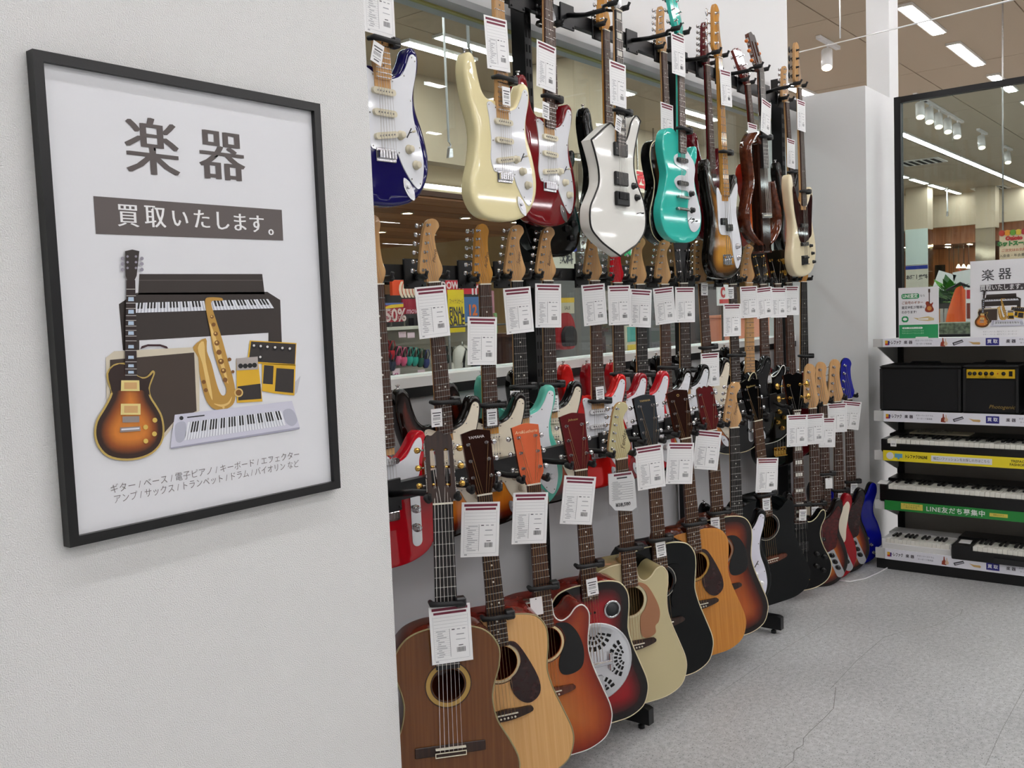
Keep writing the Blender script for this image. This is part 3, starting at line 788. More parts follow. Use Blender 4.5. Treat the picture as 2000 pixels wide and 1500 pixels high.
        for v in (-.235, -.13): pk('pickup', humbucker, [BLACK_PLASTIC, BLACK_PLASTIC, NICKEL], 0, v)
        for x, v in ((.088, -.087), (.128, -.067), (.085, -.027), (.12, -.002)): _place(obj('knob', kn, BLACK_KNOB, g), x, 0, Z(v))
        pk('bridge', bass_bridge, GOLD, 0, .0)
    elif style in ('aco', 'cls'):
        hv, hr = ACO[shape]; hz = Z(hv)
        ro = MB()
        for r0, r1, mi in ((hr + .002, hr + .009, 0), (hr + .010, hr + .0125, 1)) if style == 'aco' else ((hr + .001, hr + .004, 1), (hr + .005, hr + .016, 0), (hr + .017, hr + .019, 1)):
            n = 40; o0 = len(ro.v)
            ro.v += [(r0*math.cos(2*math.pi*i/n), -.0004, r0*math.sin(2*math.pi*i/n)) for i in range(n)] + [(r1*math.cos(2*math.pi*i/n), -.0004, r1*math.sin(2*math.pi*i/n)) for i in range(n)]
            for i in range(n): j = (i+1) % n; ro.face([o0+i, o0+j, o0+n+j, o0+n+i], mi)
        _place(ro.build('rosette', keys_ros(key), g), 0, 0, hz)
        b = MB()
        if style == 'aco':
            b.prism(spline([(-.078, .008), (-.04, .010), (0, .013), (.04, .010), (.078, .008), (.08, -.006), (.04, -.016), (0, -.02), (-.04, -.016), (-.08, -.006)], 3), -.009, 0, 0)
            b.box(-.036, .036, -.0125, -.008, -.0015, .0015, 1)
            for i in range(6): b.lathe([(.0032, -.0085), (.0032, -.011), (.001, -.0125)], (-.0265 + i*.0106, 0, -.011), 'y', 8, 1)
        else:
            b.box(-.094, .094, -.0045, 0, -.014, .014, 0, .002); b.box(-.041, .041, -.010, -.004, -.016, -.003, 0, .001); b.box(-.04, .04, -.012, -.004, .004, .0075, 1)
            for zz in (-.0155, -.0045): b.box(-.041, .041, -.0108, -.0098, zz - .0012, zz + .0012, 2)
            for xx in (-.0405, .0405): b.box(xx - .001, xx + .001, -.0108, -.0098, -.0165, -.0035, 2)
        _place(b.build('bridge', [DARK_ROSE if key not in ('B3', 'B10') else MAHOGANY, BONE, CREAM_PLASTIC], g), 0, 0, vb)
        if style == 'aco' and side is not None:
            pass
    elif style == 'reso':
        resonator(g, vb)
    return g
def keys_ros(key):
    t = {'B1': ((176, 142, 74), (46, 26, 16)), 'B2': ((214, 196, 158), (28, 22, 18)), 'B3': ((232, 210, 160), (34, 20, 14)), 'B5': ((214, 206, 170), (190, 180, 140)), 'B6': ((20, 20, 20), (200, 196, 186)), 'B7': ((190, 150, 70), (60, 34, 20)), 'B8': ((150, 120, 96), (60, 44, 36)), 'B10': ((24, 24, 24), (196, 190, 176))}[key]
    return [M('rosette_' + key, t[0], .4), M('rosette_line_' + key, t[1], .4)]
def _place(o, x, y, z, rz=0.0):
    o.location = (x, y, z); o.rotation_euler = (0, math.radians(rz), 0); return o
def _nut(w, top, zn):
    k = MB(); k.box(-w, w, top - .003, top + .006, zn, zn + .004); return k.mesh('nut', False)
def _cls_tuner():
    k = MB(); k.box(-.003, .0005, -.006, .006, -.018, .018, 0, .001); k.tube([(0, 0, 0), (-.013, 0, 0)], .0025, 8, 0)
    k.lathe([(.001, -.0285), (.007, -.026), (.0085, -.02), (.006, -.013), (.001, -.0125)], (0, 0, 0), 'x', 10, 1)
    k.tube([(.006, -.002, .001), (.030, -.002, .001)], .0035, 8, 1)
    return k.mesh('tuner')
def _switch():
    k = MB(); k.box(-.0015, .0015, -.0012, 0, -.016, .016, 0); k.tube([(0, 0, 0), (.002, -.010, .004)], .0013, 6, 0); k.tube([(.002, -.009, .004), (.003, -.018, .006)], .003, 8, 1)
    return k.mesh('selector_switch')
def _strapb():
    k = MB(); k.lathe([(.007, -.001), (.004, .002), (.004, .008), (.008, .012), (.005, .013)], (0, 0, 0), 'z', 10); return k.mesh('strap_button')
def _ovalplate(w, h):
    n = 8; lp = [(w*math.cos(math.pi*i/n), h - w + w*math.sin(math.pi*i/n)) for i in range(n+1)] + [(-w*math.cos(math.pi*i/n), -h + w - w*math.sin(math.pi*i/n)) for i in range(n+1)]
    k = MB(); k.prism(lp, -.0022, 0); return k.mesh('control_plate')
def _screws(ctrl, vb):
    lp = inset(spline([(c[0], vb - c[1], *c[2:]) for c in ctrl], 5), .006); k = MB()
    for i in range(0, len(lp), 10): k.lathe([(.0024, -.0026), (.0024, -.0034), (.0008, -.0038)], (lp[i][0], 0, lp[i][1]), 'y', 6)
    return k.mesh('screws')
def resonator(g, vb):
    cz = vb; R = .132
    k = MB(); k.lathe([(R, 0), (R, -.004), (R*.965, -.006), (R*.955, -.004), (R*.9, -.008), (R*.5, -.012), (R*.2, -.014), (.001, -.0145)], (0, 0, 0), 'y', 48, 0)
    _place(k.build('cover_plate', M('polished_cover', (226, 228, 232), 0.28, metal=.85), g), 0, 0, cz)
    sl = MB()
    for q in range(4):                      # four fans of slots, each spread round its own centre near the rim
        qa = math.pi / 2 * q; qc, qs = math.cos(qa), math.sin(qa)
        for rr, n_, l_, w in ((.022, 5, .005, .0028), (.038, 8, .006, .0036), (.058, 9, .0075, .0046)):
            for i in range(n_):
                a = math.pi + math.radians((i - (n_ - 1) / 2) * 150.0 / n_); c, s = math.cos(a), math.sin(a)
                P = [(rr - l_, -w), (rr + l_, -w), (rr + l_, w), (rr - l_, w)]; L = []
                for u, t_ in P:
                    x, z = .108 + u*c - t_*s, u*s + t_*c; r_ = math.hypot(x, z)
                    L.append((x*qc - z*qs, -.0098 - max(0, (1 - r_/.12)) * .0068, x*qs + z*qc))
                if max(math.hypot(p[0], p[2]) for p in L) < .122 and math.hypot(L[0][0], L[0][2]) > .03: sl.add(L, [[0, 1, 2, 3]])
    o = _place(sl.build('cover_slots', DARK, g), 0, 0, cz); o['kind'] = 'stuff'
    b = MB(); b.box(-.055, .055, -.028, -.012, -.008, .008, 0, .004)
    for s in (-1, 1): b.box(s*.05 - .006, s*.05 + .006, -.024, -.01, -.03, .03, 0, .002)
    _place(b.build('bridge_cover', CHROME, g), 0, 0, cz)
    t = MB(); t.prism([(-.03, -.135), (.03, -.135), (.018, -.04), (-.018, -.04)], -.02, -.016, 0); t.box(-.02, .02, -.02, -.004, -.165, -.132, 0, .003)
    _place(t.build('tailpiece', CHROME, g), 0, 0, cz)
    for s in (-1, 1):
        m = MB(); m.lathe([(.030, 0), (.030, -.003), (.024, -.005), (.0235, -.002)], (0, 0, 0), 'y', 24, 0); m.lathe([(.0235, -.0015), (.0235, -.0025), (.001, -.003)], (0, 0, 0), 'y', 24, 1)
        _place(m.build('screen_port', [CHROME, M('port_mesh', (70, 72, 74), .5, metal=.6)], g), s*.075, 0, vb + .165)
    h = MB()
    for x in (-.014, 0, .014): h.lathe([(.0042, -.0003), (.0042, -.0006), (.001, -.0007)], (x, 0, 0), 'y', 10)
    _place(h.build('vent_holes', DARK, g), 0, 0, vb + .165)

# ------------------------------------------------------------------ finishes
def lacq(n, rgb, rough=.12, metal=0.0): return M('lacquer_' + n, rgb, rough, metal=metal, coat=1.0)
BLUE = lacq('midnight_blue', (13, 9, 80)); CREAM = lacq('vintage_cream', (240, 228, 178)); WINE = lacq('wine_red', (116, 5, 16)); ARCTIC = lacq('arctic_white', (238, 237, 230))
TEAL = lacq('turquoise', (58, 194, 178)); OXBLOOD = lacq('oxblood', (92, 12, 22)); IVORY = lacq('ivory', (236, 222, 186)); SEAFOAM = lacq('sea_green', (96, 190, 170))
CANDY = lacq('candy_red', (206, 26, 22), .18, .25); FIESTA = lacq('fiesta_red', (196, 24, 36)); CRIMSON = lacq('crimson', (150, 12, 26)); TELERED = lacq('signal_red', (190, 20, 34)); SAPPH = lacq('sapphire', (16, 22, 150))
CREAMAC = lacq('champagne', (202, 190, 148), .3); JETAC = M('lacquer_jet_black', (7, 10, 11), .14); JETAC.node_tree.nodes['Principled BSDF'].inputs['Specular IOR Level'].default_value = .28; ORANGEHEAD = lacq('orange_stain', (214, 106, 70), .35); SHELLHEAD = lacq('champagne_head', (206, 196, 150), .35)
MAROONHEAD = lacq('maroon_stain', (94, 34, 36), .3); BROWNHEAD = lacq('dark_brown_stain', (44, 24, 20), .2)
SUN3 = burst('three_colour_burst', [(.0, (14, 10, 9)), (.018, (24, 12, 8)), (.04, (110, 34, 12)), (.07, (196, 104, 28)), (.12, (222, 138, 44))])
SUN2 = burst('two_colour_burst', [(.0, (16, 12, 8)), (.02, (34, 22, 10)), (.045, (130, 84, 26)), (.08, (196, 140, 54)), (.13, (206, 150, 62))])
SUNRED = burst('dark_red_burst', [(.0, (12, 8, 8)), (.02, (22, 8, 8)), (.05, (110, 18, 20)), (.1, (170, 70, 30))])
ORBURST = burst('orange_burst', [(.0, (150, 30, 14)), (.02, (176, 54, 18)), (.06, (206, 92, 24)), (.12, (214, 116, 34))])
SUNAC = burst('acoustic_burst', [(.0, (18, 12, 10)), (.02, (34, 16, 12)), (.05, (120, 42, 16)), (.09, (180, 88, 34)), (.16, (196, 108, 44))])
CHERRY_AC = burst('amber_cherry_burst', [(.0, (120, 28, 14)), (.025, (152, 54, 20)), (.07, (184, 90, 32)), (.14, (196, 116, 48))])
REDRESO = burst('red_black_burst', [(.0, (10, 8, 8)), (.022, (16, 8, 8)), (.045, (92, 10, 16)), (.075, (150, 16, 26)), (.12, (160, 20, 30))], grain=.04)
CEDAR = wood('cedar_top', (100, 58, 26), (120, 74, 36), .28, .6, (160, 160, 3)); SPRUCE = wood('spruce_top', (224, 170, 104), (236, 188, 124), .28, .6, (160, 160, 3)); AGED_SPRUCE = wood('aged_spruce', (196, 126, 48), (214, 146, 62), .28, .6, (160, 160, 3))
CREAM_BIND = M('cream_binding', (226, 214, 176), .35); WHITE_BIND = M('white_binding', (236, 234, 226), .35); BLACK_BIND = M('black_binding', (20, 18, 17), .35); HERR = M('olive_binding', (150, 138, 96), .4)
INKLOGO = M('logo_ink', (40, 26, 20), .5); GOLDLOGO = M('logo_gold', (206, 176, 110), .35, metal=.6); CREAMLOGO = M('logo_cream', (236, 210, 170), .5); WHITELOGO = M('logo_white', (226, 226, 226), .4)
G_TEAR = [(.022,-.209),(.05,-.205),(.08,-.155),(.108,-.085),(.108,-.04),(.08,-.018),(.05,-.028),(.028,-.06),(.024,-.095),(.046,-.117),(.0605,-.15),(.050,-.186)]
G_ROUND = [(.036,-.208),(.075,-.203),(.105,-.165),(.120,-.11),(.112,-.06),(.08,-.042),(.045,-.047),(.036,-.078),(.046,-.112),(.0635,-.15),(.054,-.188)]
G_WAVE = [(.022,-.214),(.06,-.2),(.09,-.15),(.106,-.1),(.1,-.062),(.086,-.048),(.084,-.022),(.05,-.012),(.03,-.032),(.032,-.09),(.05,-.115),(.0625,-.15),(.051,-.186)]
G_MM = [(.03,-.19),(.055,-.185),(.085,-.165),(.105,-.15),(.115,-.12),(.105,-.075),(.115,-.03),(.148,.03),(.155,.075),(.14,.11),(.1,.13),(.065,.12),(.045,.08),(.05,.03),(.058,-.0),(.05,-.028),(-.02,-.03),(-.05,-.045),(-.055,-.065),(-.02,-.085),(.03,-.09),(.04,-.11),(-.02,-.118),(-.052,-.13),(-.055,-.155),(-.02,-.172)]
TAN_GUARD = M('tan_guard', (166, 116, 82), .4)
EG, BG, AG = 'electric_guitar', 'bass_guitar', 'acoustic_guitar'
def L6(s, m): return (s, .016, .012, .075, m, 78)

# ------------------------------------------------------------------ top rail
guitar('T1', 'top', EG, 'midnight blue electric guitar with white pickguard', (753, 300), 0, (739, 70), 1.80, 0, 'strat', BLUE, board='maple', guard=(G_STRAT, GUARD_WHITE), plast=AGED_KNOB)
guitar('T2', 'top', EG, 'vintage cream electric guitar with white pickguard', (985, 343), 0, (969, 0), 1.80, 0, 'strat', CREAM, board='maple', guard=(G_STRAT, GUARD_WHITE), plast=AGED_KNOB)
guitar('T3', 'top', EG, 'wine red electric guitar with white pickguard', (1073, 362), 0, (1066, 0), 1.885, 0, 'strat', WINE, board='rose', guard=(G_STRAT, GUARD_WHITE), plast=CREAM_PLASTIC)
guitar('T3b', 'top', EG, 'glossy black single-cutaway guitar behind the wine red one', (1082, 404), 0, (1073, 60), 1.985, 0, 'lp', BLACK_LACQ, style='lp', head='slim', headmat=BLACK_LACQ, neck=MAHOGANY, metal=BLACK_METAL, keys=BLACK_KNOB, plast=BLACK_PLASTIC)
guitar('T4', 'top', EG, 'white angular electric guitar with pointed bottom and black outline', (1212, 384), 0, (1203, 33), 1.80, 0, 'ice', ARCTIC, style='ice', board='ebony', inlay='block', head='tap', headmat=BLACK_LACQ, metal=BLACK_METAL, binding=BLACK_BIND)
guitar('T5', 'top', EG, 'black double-cutaway guitar behind the white angular one', (1185, 60), None, (1190, 217), 1.972, 0, 'strat', BLACK_LACQ, board='rose', neck=AMBER_MAPLE, plast=BLACK_PLASTIC, guard=(G_STRAT, BLACK_PLASTIC))
guitar('T6', 'top', EG, 'turquoise single-cutaway electric guitar with white control plates', (1331, 386), 0, (1326, 150), 1.80, 0, 'mm', TEAL, style='mm', neck=TEAL, head='tap', headmat=TEAL, headside=TEAL, guard=(G_MM, GUARD_WHITE), metal=NICKEL)
guitar('T7', 'top', EG, 'black single-cutaway guitar with cream edge binding', (1298, 103), None, (1303, 220), 1.985, 0, 'lp', BLACK_LACQ, style='lp', head='slim', headmat=MAPLE, neck=MAPLE, binding=CREAM_BIND)
guitar('T8', 'top', EG, 'oxblood red electric guitar with red headstock', (1383, 128), None, (1391, 297), 1.972, 0, 'strat', OXBLOOD, head='slim', headmat=OXBLOOD, headside=OXBLOOD, neck=OXBLOOD, metal=NICKEL, plast=BLACK_PLASTIC)
guitar('T9', 'top', BG, 'sunburst electric bass with amber maple neck and white pickguard', (1407, 113), None, (1425, 513), 1.83, 0, 'bass', SUN2, style='pb', board='amber', neck=AMBER_MAPLE, head='bass', guard=(G_PB, GUARD_WHITE), inlay='dot')
guitar('T10', 'top', EG, 'orange burst single-cutaway guitar beside the bentwood frame guitar', (1462, 165), None, (1472, 263), 1.972, 0, 'lp', ORBURST, style='lp', head='book', headmat=OXBLOOD, neck=RED_MAHOG, plast=CREAM_PLASTIC, binding=CREAM_BIND)
guitar('T13', 'top', EG, 'dark sunburst electric guitar behind the ivory bass', (1538, 200), None, (1546, 330), 1.972, 0, 'strat', SUN3, head='strat', guard=(G_STRAT, BLACK_PLASTIC), plast=CREAM_PLASTIC)
guitar('T14', 'top', BG, 'ivory electric bass with dark tortoise pickguard', (1563, 172), None, (1576, 516), 1.83, 0, 'bass', IVORY, style='bass2', head='bass', guard=(G_JB, TORT_DARK), metal=BLACK_METAL)

# silent travel guitar: a slim centre block with a bent wooden outline frame
def silent_guitar():
    A = onY(1488, 140, 1.80); B = onY(1500, 400, 1.80)
    up = (A - B).normalized(); th = math.atan2(up.x, up.z)
    rot = Matrix.Rotation(th, 3, 'Y'); vb = .17; scale = .65
    org = A - rot @ Vector((0, -.012, vb + scale)); mw = Matrix.Translation(org) @ rot.to_4x4()
    g = thing('silent_guitar', 'slim black silent guitar with a bent brown wooden outline frame', 'silent guitar', mat=mw, group='guitars on the top rail')
    HUNG['T11'] = dict(mw=mw, rot=rot, zn=vb + scale, top=-.012, vb=vb, scale=scale, Y=1.80, yaw=0, desc='slim silent guitar with a bent wooden frame', row='top', aco=False, bass=False, wn=.026)
    k = MB(); k.box(-.05, .05, 0, .05, .0, .50, 0, .006); k.build('centre_block', wood('silent_burst', (26, 14, 10), (58, 30, 18), .2, .8), g)
    me = neck_mesh('class', -.012)
    dz = vb - body_mesh('class')[1]
    for nm, m_, mt in (('neck', me[0], MAHOGANY), ('fretboard', me[1], EBONY)): obj(nm, m_, mt, g, (0, 0, dz))
    o = obj('frets', me[2], NICKEL, g, (0, 0, dz)); o['kind'] = 'stuff'
    h = obj('headstock', cached(('head', 'cls'), lambda: headstock_mesh('cls')), [DARK_ROSE, MAHOGANY], g, (0, -.0105, vb + scale + .003)); h.rotation_euler = (-math.radians(13), 0, 0)
    for (x, z, s) in tuner_spots('cls'):
        q = obj('tuner', cached('clskey', _cls_tuner), [NICKEL, M('amber_button', (226, 120, 40), .3)], h, (s*.036, .01, z)); q.rotation_euler = (0, 0 if s < 0 else math.pi, 0)
    fr_ = wood('bentwood', (74, 34, 20), (112, 58, 36), .3, .6, (8, 60, 60))
    for pts in ([(-.05, -.06), (-.03, -.03), (-.1, -.0), (-.165, .05), (-.18, .12), (-.145, .2), (-.115, .27), (-.128, .36), (-.125, .43), (-.07, .48), (-.05, .485)], [(.05, -.06), (.03, -.03), (.1, -.0), (.165, .05), (.18, .12), (.145, .2), (.12, .27)]):
        loop = spline([(x, z + .06) for x, z in pts], 5, False)
        k = MB(); n = len(loop)
        for i, (x, z) in enumerate(loop):
            a = Vector(loop[max(0, i-1)]); b = Vector(loop[min(n-1, i+1)]); t = (b - a).normalized(); nx, nz = -t.y*.005, t.x*.005
            k.v += [(x - nx, .0, z - nz), (x + nx, .0, z + nz), (x + nx, .055, z + nz), (x - nx, .055, z - nz)]
        for i in range(n - 1):
            for q in range(4): k.face([i*4+q, i*4+(q+1) % 4, i*4+4+(q+1) % 4, i*4+4+q], 0, q in (1, 3))
        k.face([0, 1, 2, 3]); k.face([n*4-1, n*4-2, n*4-3, n*4-4]); k.build('frame_loop', fr_, g)
    k = MB(); k.box(-.055, .055, -.008, 0, -.012, .012, 0, .003); k.box(-.04, .04, -.012, -.008, -.002, .002, 1); _place(k.build('bridge', [NICKEL, BONE], g), 0, 0, vb)
    for i in range(6):
        u = -1 + i*.4; k = MB(); k.tube([(u*.029, -.0155, vb), (u*.0215, -.0142, vb + scale), (u*.017, -.004, vb + scale + .07)], .0006, 4, 0, False); k.build('string', NYLON, g)
silent_guitar()

# ------------------------------------------------------------------ middle rail
MY = 1.945
MYS = {'M1': 1.925, 'M2': 1.93, 'M3': 1.94, 'M4': 1.94, 'M0': 1.915, 'M11': 1.935, 'M12': 1.932, 'M13': 1.932, 'M14': 1.925, 'M15': 1.925}
def mid(key, desc, A, B, yaw, fin, Y=None, **kw):
    Y = Y or MYS.get(key, MY)
    kw.setdefault('shape', 'strat'); nm = kw.pop('name', EG)
    guitar(key, 'middle', nm, desc, A, None, B, Y, yaw, kw.pop('shape'), fin, **kw)
mid('M0', 'signal red single-cutaway guitar with white pickguard and chrome controls', (737, 556), (757, 900), 12, TELERED, shape='tele', style='tele', head='slim', guard=(G_TELE, GUARD_WHITE), binding=None)
mid('M1', 'brown sunburst electric guitar with cream pickguard', (848, 552), (870, 838), 15, SUN3, guard=(G_STRAT, GUARD_CREAM), plast=GUARD_CREAM, logo=L6('Photo', INKLOGO))
mid('M2', 'black-edged sunburst guitar with cream pickguard and amber pointed headstock', (948, 556), (961, 838), 19, SUN3, guard=(G_STRAT, GUARD_CREAM), plast=GUARD_CREAM, neck=AMBER_MAPLE, head='slim', logo=L6('AriaPro', INKLOGO))
mid('M3', 'sea green electric guitar with white pickguard', (1011, 550), (1021, 800), 20, SEAFOAM, board='ebony', guard=(G_STRAT, GUARD_WHITE), plast=GUARD_WHITE, logo=L6('Squier', INKLOGO))
mid('M4', 'dark red burst electric guitar with cream pickguard', (1071, 549), (1077, 780), 20, SUNRED, board='dark', guard=(G_STRAT, GUARD_CREAM), plast=GUARD_CREAM, logo=L6('Bacchus', INKLOGO))
mid('M5', 'candy red electric guitar with white pickguard and long horn', (1163, 549), (1170, 792), 20, CANDY, guard=(G_STRAT, GUARD_WHITE), plast=WHITE_PLASTIC)
mid('M6', 'crimson electric guitar with matching red headstock', (1207, 553), (1212, 748), 21, CRIMSON, guard=(G_STRAT, GUARD_WHITE), head='slim', headmat=FIESTA, board='dark')
mid('M7', 'fiesta red electric guitar with white pickguard and dark fretboard', (1251, 556), (1257, 745), 22, FIESTA, guard=(G_STRAT, GUARD_WHITE), board='ebony')
mid('M8', 'orange sunburst electric guitar with white pickguard', (1299, 556), (1303, 745), 22, SUN3, guard=(G_STRAT, GUARD_WHITE))
mid('M9', 'black electric guitar with white pickguard and black headstock', (1336, 554), (1340, 725), 22, BLACK_LACQ, guard=(G_STRAT, GUARD_WHITE), head='flat', headmat=BLACK_LACQ, board='dark')
mid('M10', 'sunburst electric guitar with pale cream pickguard and red-brown fretboard', (1373, 553), (1382, 690), 22, SUN3, guard=(G_STRAT, GUARD_CREAM), board='rose', head='slim')
mid('M11', 'black single-cutaway guitar with pale yellow binding', (1432, 556), (1438, 735), 22, BLACK_LACQ, shape='tele', style='tele', binding=CREAM_BIND, board='dark', head='slim', headmat=BLACK_LACQ)
mid('M12', 'black electric guitar with pale maple neck', (1464, 553), (1466, 710), 24, BLACK_LACQ, board='maple', guard=(G_STRAT, BLACK_PLASTIC), plast=BLACK_PLASTIC)
mid('M13', 'black single-cutaway guitar with gold knobs and tuners', (1491, 556), (1497, 745), 24, BLACK_LACQ, shape='lp', style='lp', head='book', headmat=BLACK_LACQ, metal=GOLD, binding=WHITE_BIND, neck=MAHOGANY)
mid('M14', 'black electric bass with reddish fretboard', (1520, 555), (1524, 767), 24, BLACK_LACQ, shape='bass', name=BG, style='bass2', head='bass22', headmat=BLACK_LACQ, metal=GOLD, neck=MAHOGANY)
mid('M15', 'brown electric bass with dotted rosewood neck', (1541, 553), (1547, 713), 24, OXBLOOD, shape='bass', name=BG, style='bass2', head='bass22', headmat=BROWNHEAD, neck=MAHOGANY, metal=NICKEL)
mid('M16', 'black electric bass with black fretboard below the ivory bass', (1571, 551), (1572, 692), 24, BLACK_LACQ, Y=1.922, shape='bass', name=BG, style='pb', head='bass', neck=AMBER_MAPLE, board='ebony', guard=(G_PB, BLACK_PLASTIC))

# ------------------------------------------------------------------ low rail
def low(key, nm, desc, A, B, Y, yaw, shape, fin, **kw):
    guitar(key, 'low', nm, desc, A, None, B, Y, yaw, shape, fin, **kw)
low('B1', AG, 'brown classical guitar with cedar top and slotted headstock', (865, 985), (881, 1468), 1.64, 38, 'class', CEDAR, side=MAHOGANY, style='cls', board='ebony', inlay=None, head='cls', headmat=DARK_ROSE, headside=MAHOGANY, neck=MAHOGANY, metal=NICKEL, keys=GOLD, binding=HERR, strings=NYLON)
low('B2', AG, 'natural spruce acoustic guitar with dark teardrop pickguard', (947, 967), (971, 1217), 1.665, 36, 'dread', SPRUCE, side=RED_MAHOG, style='aco', board='dark', head='aco', headmat=BROWNHEAD, headside=MAHOGANY, neck=MAHOGANY, guard=(G_TEAR, TORT_DARK), binding=HERR, logo=('YAMAHA', .011, 0, .158, WHITELOGO, 0, 1))
low('B3', AG, 'amber cherry cutaway acoustic guitar with orange headstock', (1043, 947), (1066, 1237), 1.665, 34, 'dcut', CHERRY_AC, side=RED_MAHOG, style='aco', board='rose', inlay=None, head='aco', headmat=ORANGEHEAD, headside=MAHOGANY, neck=MAHOGANY, guard=(G_ROUND, BLACK_PLASTIC), binding=WHITE_BIND, logo=('Art&Lutherie', .013, 0, .155, CREAMLOGO, 0))
low('B4', AG, 'red black resonator guitar with chrome cover plate', (1135, 919), (1158, 1230), 1.655, 33, 'reso', REDRESO, side=RED_MAHOG, style='reso', board='rose', head='aco', headmat=MAROONHEAD, headside=MAHOGANY, neck=MAHOGANY, binding=CREAM_BIND, logo=('Johnson', .010, 0, .158, GOLDLOGO, 0))
low('B5', AG, 'champagne cream cutaway acoustic guitar with tan pickguard', (1215, 897), (1241, 1275), 1.645, 32, 'dcut', CREAMAC, side=M('champagne_side', (150, 138, 100), .35, coat=.4), style='aco', board='rose', head='strat', headmat=SHELLHEAD, headside=MAPLE, guard=(G_WAVE, TAN_GUARD), binding=CREAM_BIND, metal=CHROME, logo=('Fender', .022, .014, .06, INKLOGO, 78))
low('B6', AG, 'jet black acoustic guitar with cream binding', (1275, 872), (1298, 1220), 1.645, 32, 'dread', JETAC, side=JETAC, style='aco', board='rose', head='aco', headmat=M('slate_head', (52, 56, 60), .25, coat=.5), headside=BLACK_LACQ, neck=MAHOGANY, guard=(G_ROUND, BLACK_LACQ), binding=CREAM_BIND, logo=('YAMAHA', .010, 0, .158, GOLDLOGO, 0, 1))
low('B7', AG, 'honey yellow acoustic guitar with dark red pickguard', (1340, 857), (1366, 1178), 1.64, 34, 'dread', AGED_SPRUCE, side=MAHOGANY, style='aco', board='rose', head='aco', headmat=BROWNHEAD, headside=MAHOGANY, neck=MAHOGANY, guard=(G_TEAR, TORT_DARK), binding=None, logo=('O', .014, 0, .158, GOLDLOGO, 0, 1))
low('B8', AG, 'sunburst acoustic guitar with black pickguard', (1391, 841), (1413, 1152), 1.655, 36, 'dread', SUNAC, side=MAHOGANY, style='aco', board='rose', head='tap', headmat=MAROONHEAD, headside=MAHOGANY, neck=MAHOGANY, guard=(G_ROUND, BLACK_PLASTIC), binding=CREAM_BIND)
low('B9', EG, 'black electric guitar with white pickguard and dark fretboard', (1435, 836), (1440, 1010), 1.682, 34, 'strat', BLACK_LACQ, board='ebony', guard=(G_STRAT, M('guard_lilac', (226, 226, 238), .3)), logo=L6('Playtech', INKLOGO))
low('B10', AG, 'black cutaway acoustic guitar with brown bridge', (1481, 822), (1508, 1107), 1.69, 34, 'dcut', JETAC, side=JETAC, style='aco', board='rose', head='book', headmat=BLACK_LACQ, headside=BLACK_LACQ, neck=MAHOGANY, binding=None, logo=('Epiphone', .012, 0, .15, GOLDLOGO, 0))
low('B11', BG, 'black single-cutaway bass with block inlays and gold tuners', (1557, 802), (1564, 1040), 1.72, 40, 'lpbass', BLACK_LACQ, style='lpb', board='rose', inlay='block', head='bass22', headmat=BLACK_LACQ, neck=MAHOGANY, metal=GOLD, binding=CREAM_BIND)
low('B12', BG, 'sunburst bass with red tortoise pickguard', (1588, 798), (1594, 985), 1.735, 44, 'sbass', SUN3, style='jb', head='bass', guard=(G_JB, TORT), plast=BLACK_PLASTIC)
low('B13', BG, 'red bass with cream pickguard', (1609, 792), (1614, 1000), 1.74, 44, 'sbass', CRIMSON, style='jb', head='bass', guard=(G_JB, GUARD_CREAM), plast=BLACK_PLASTIC)
low('B14', BG, 'sunburst bass with dark tortoise pickguard', (1636, 785), (1640, 955), 1.72, 44, 'sbass', SUN3, style='jb', head='bass', guard=(G_JB, TORT_DARK), plast=BLACK_PLASTIC)
low('B15', BG, 'sapphire blue bass with blue headstock', (1658, 780), (1663, 935), 1.72, 46, 'sbass', SAPPH, side=BLACK_LACQ, style='bass2', head='bass', headmat=SAPPH, headside=BLACK_LACQ)

# ------------------------------------------------------------------ hangers, neck clips, price cards
def yoke_mesh():
    k = MB()
    for s in (-1, 1):
        pts = [(0, .045, 0), (s*.02, .040, 0), (s*.036, .025, 0), (s*.038, .0, 0), (s*.037, -.028, .002), (s*.037, -.036, .016)]
        k.tube(pts, .0055, 7, 0)
    return k.mesh('yoke')
def pad_mesh():
    k = MB(); k.lathe([(.003, -.026), (.0095, -.022), (.0095, .012), (.003, .016)], (0, 0, 0), 'y', 10); return k.mesh('pad')
def hanger(key):
    d = HUNG[key]; mw = d['mw']; row = d['row']
    p = mw @ Vector((0, d['top'] + .012, d['zn'] + .017))
    ry, rz = RAILY[row], RAILZ[row]
    t = thing('guitar_hanger', 'black padded hanger holding the ' + d['desc'], 'guitar hanger', (p.x, ry - .013, rz), 0, 'guitar hangers')
    k = MB(); k.box(-.043, .043, -.008, 0, -.05, .04, 0, .002)
    for sx in (-1, 1): k.lathe([(.004, -.008), (.004, -.0105), (.001, -.011)], (sx*.033, 0, -.04), 'y', 6)
    k.build('plate', BLACK_METAL, t)
    yb = p.y + .045 * math.cos(math.radians(d['yaw'])) - (ry - .013); xb = .045 * math.sin(math.radians(d['yaw'])); zb = p.z - rz
    k = MB(); k.tube([(0, -.004, 0 if abs(zb) < .04 else zb), (xb * .5, min(-.01, yb * .5), zb), (xb, min(-.012, yb), zb)], .009, 8)
    k.build('arm', BLACK_METAL, t)
    q = obj('yoke', cached('yoke', yoke_mesh), BLACK_METAL, t, (0, p.y - (ry - .013), zb)); q.rotation_euler = (0, 0, -math.radians(d['yaw']))
    for s in (-1, 1): obj('pad', cached('pad', pad_mesh), BLACK_RUBBER, q, (s*.0385, -.005, 0))
for key in HUNG: hanger(key)
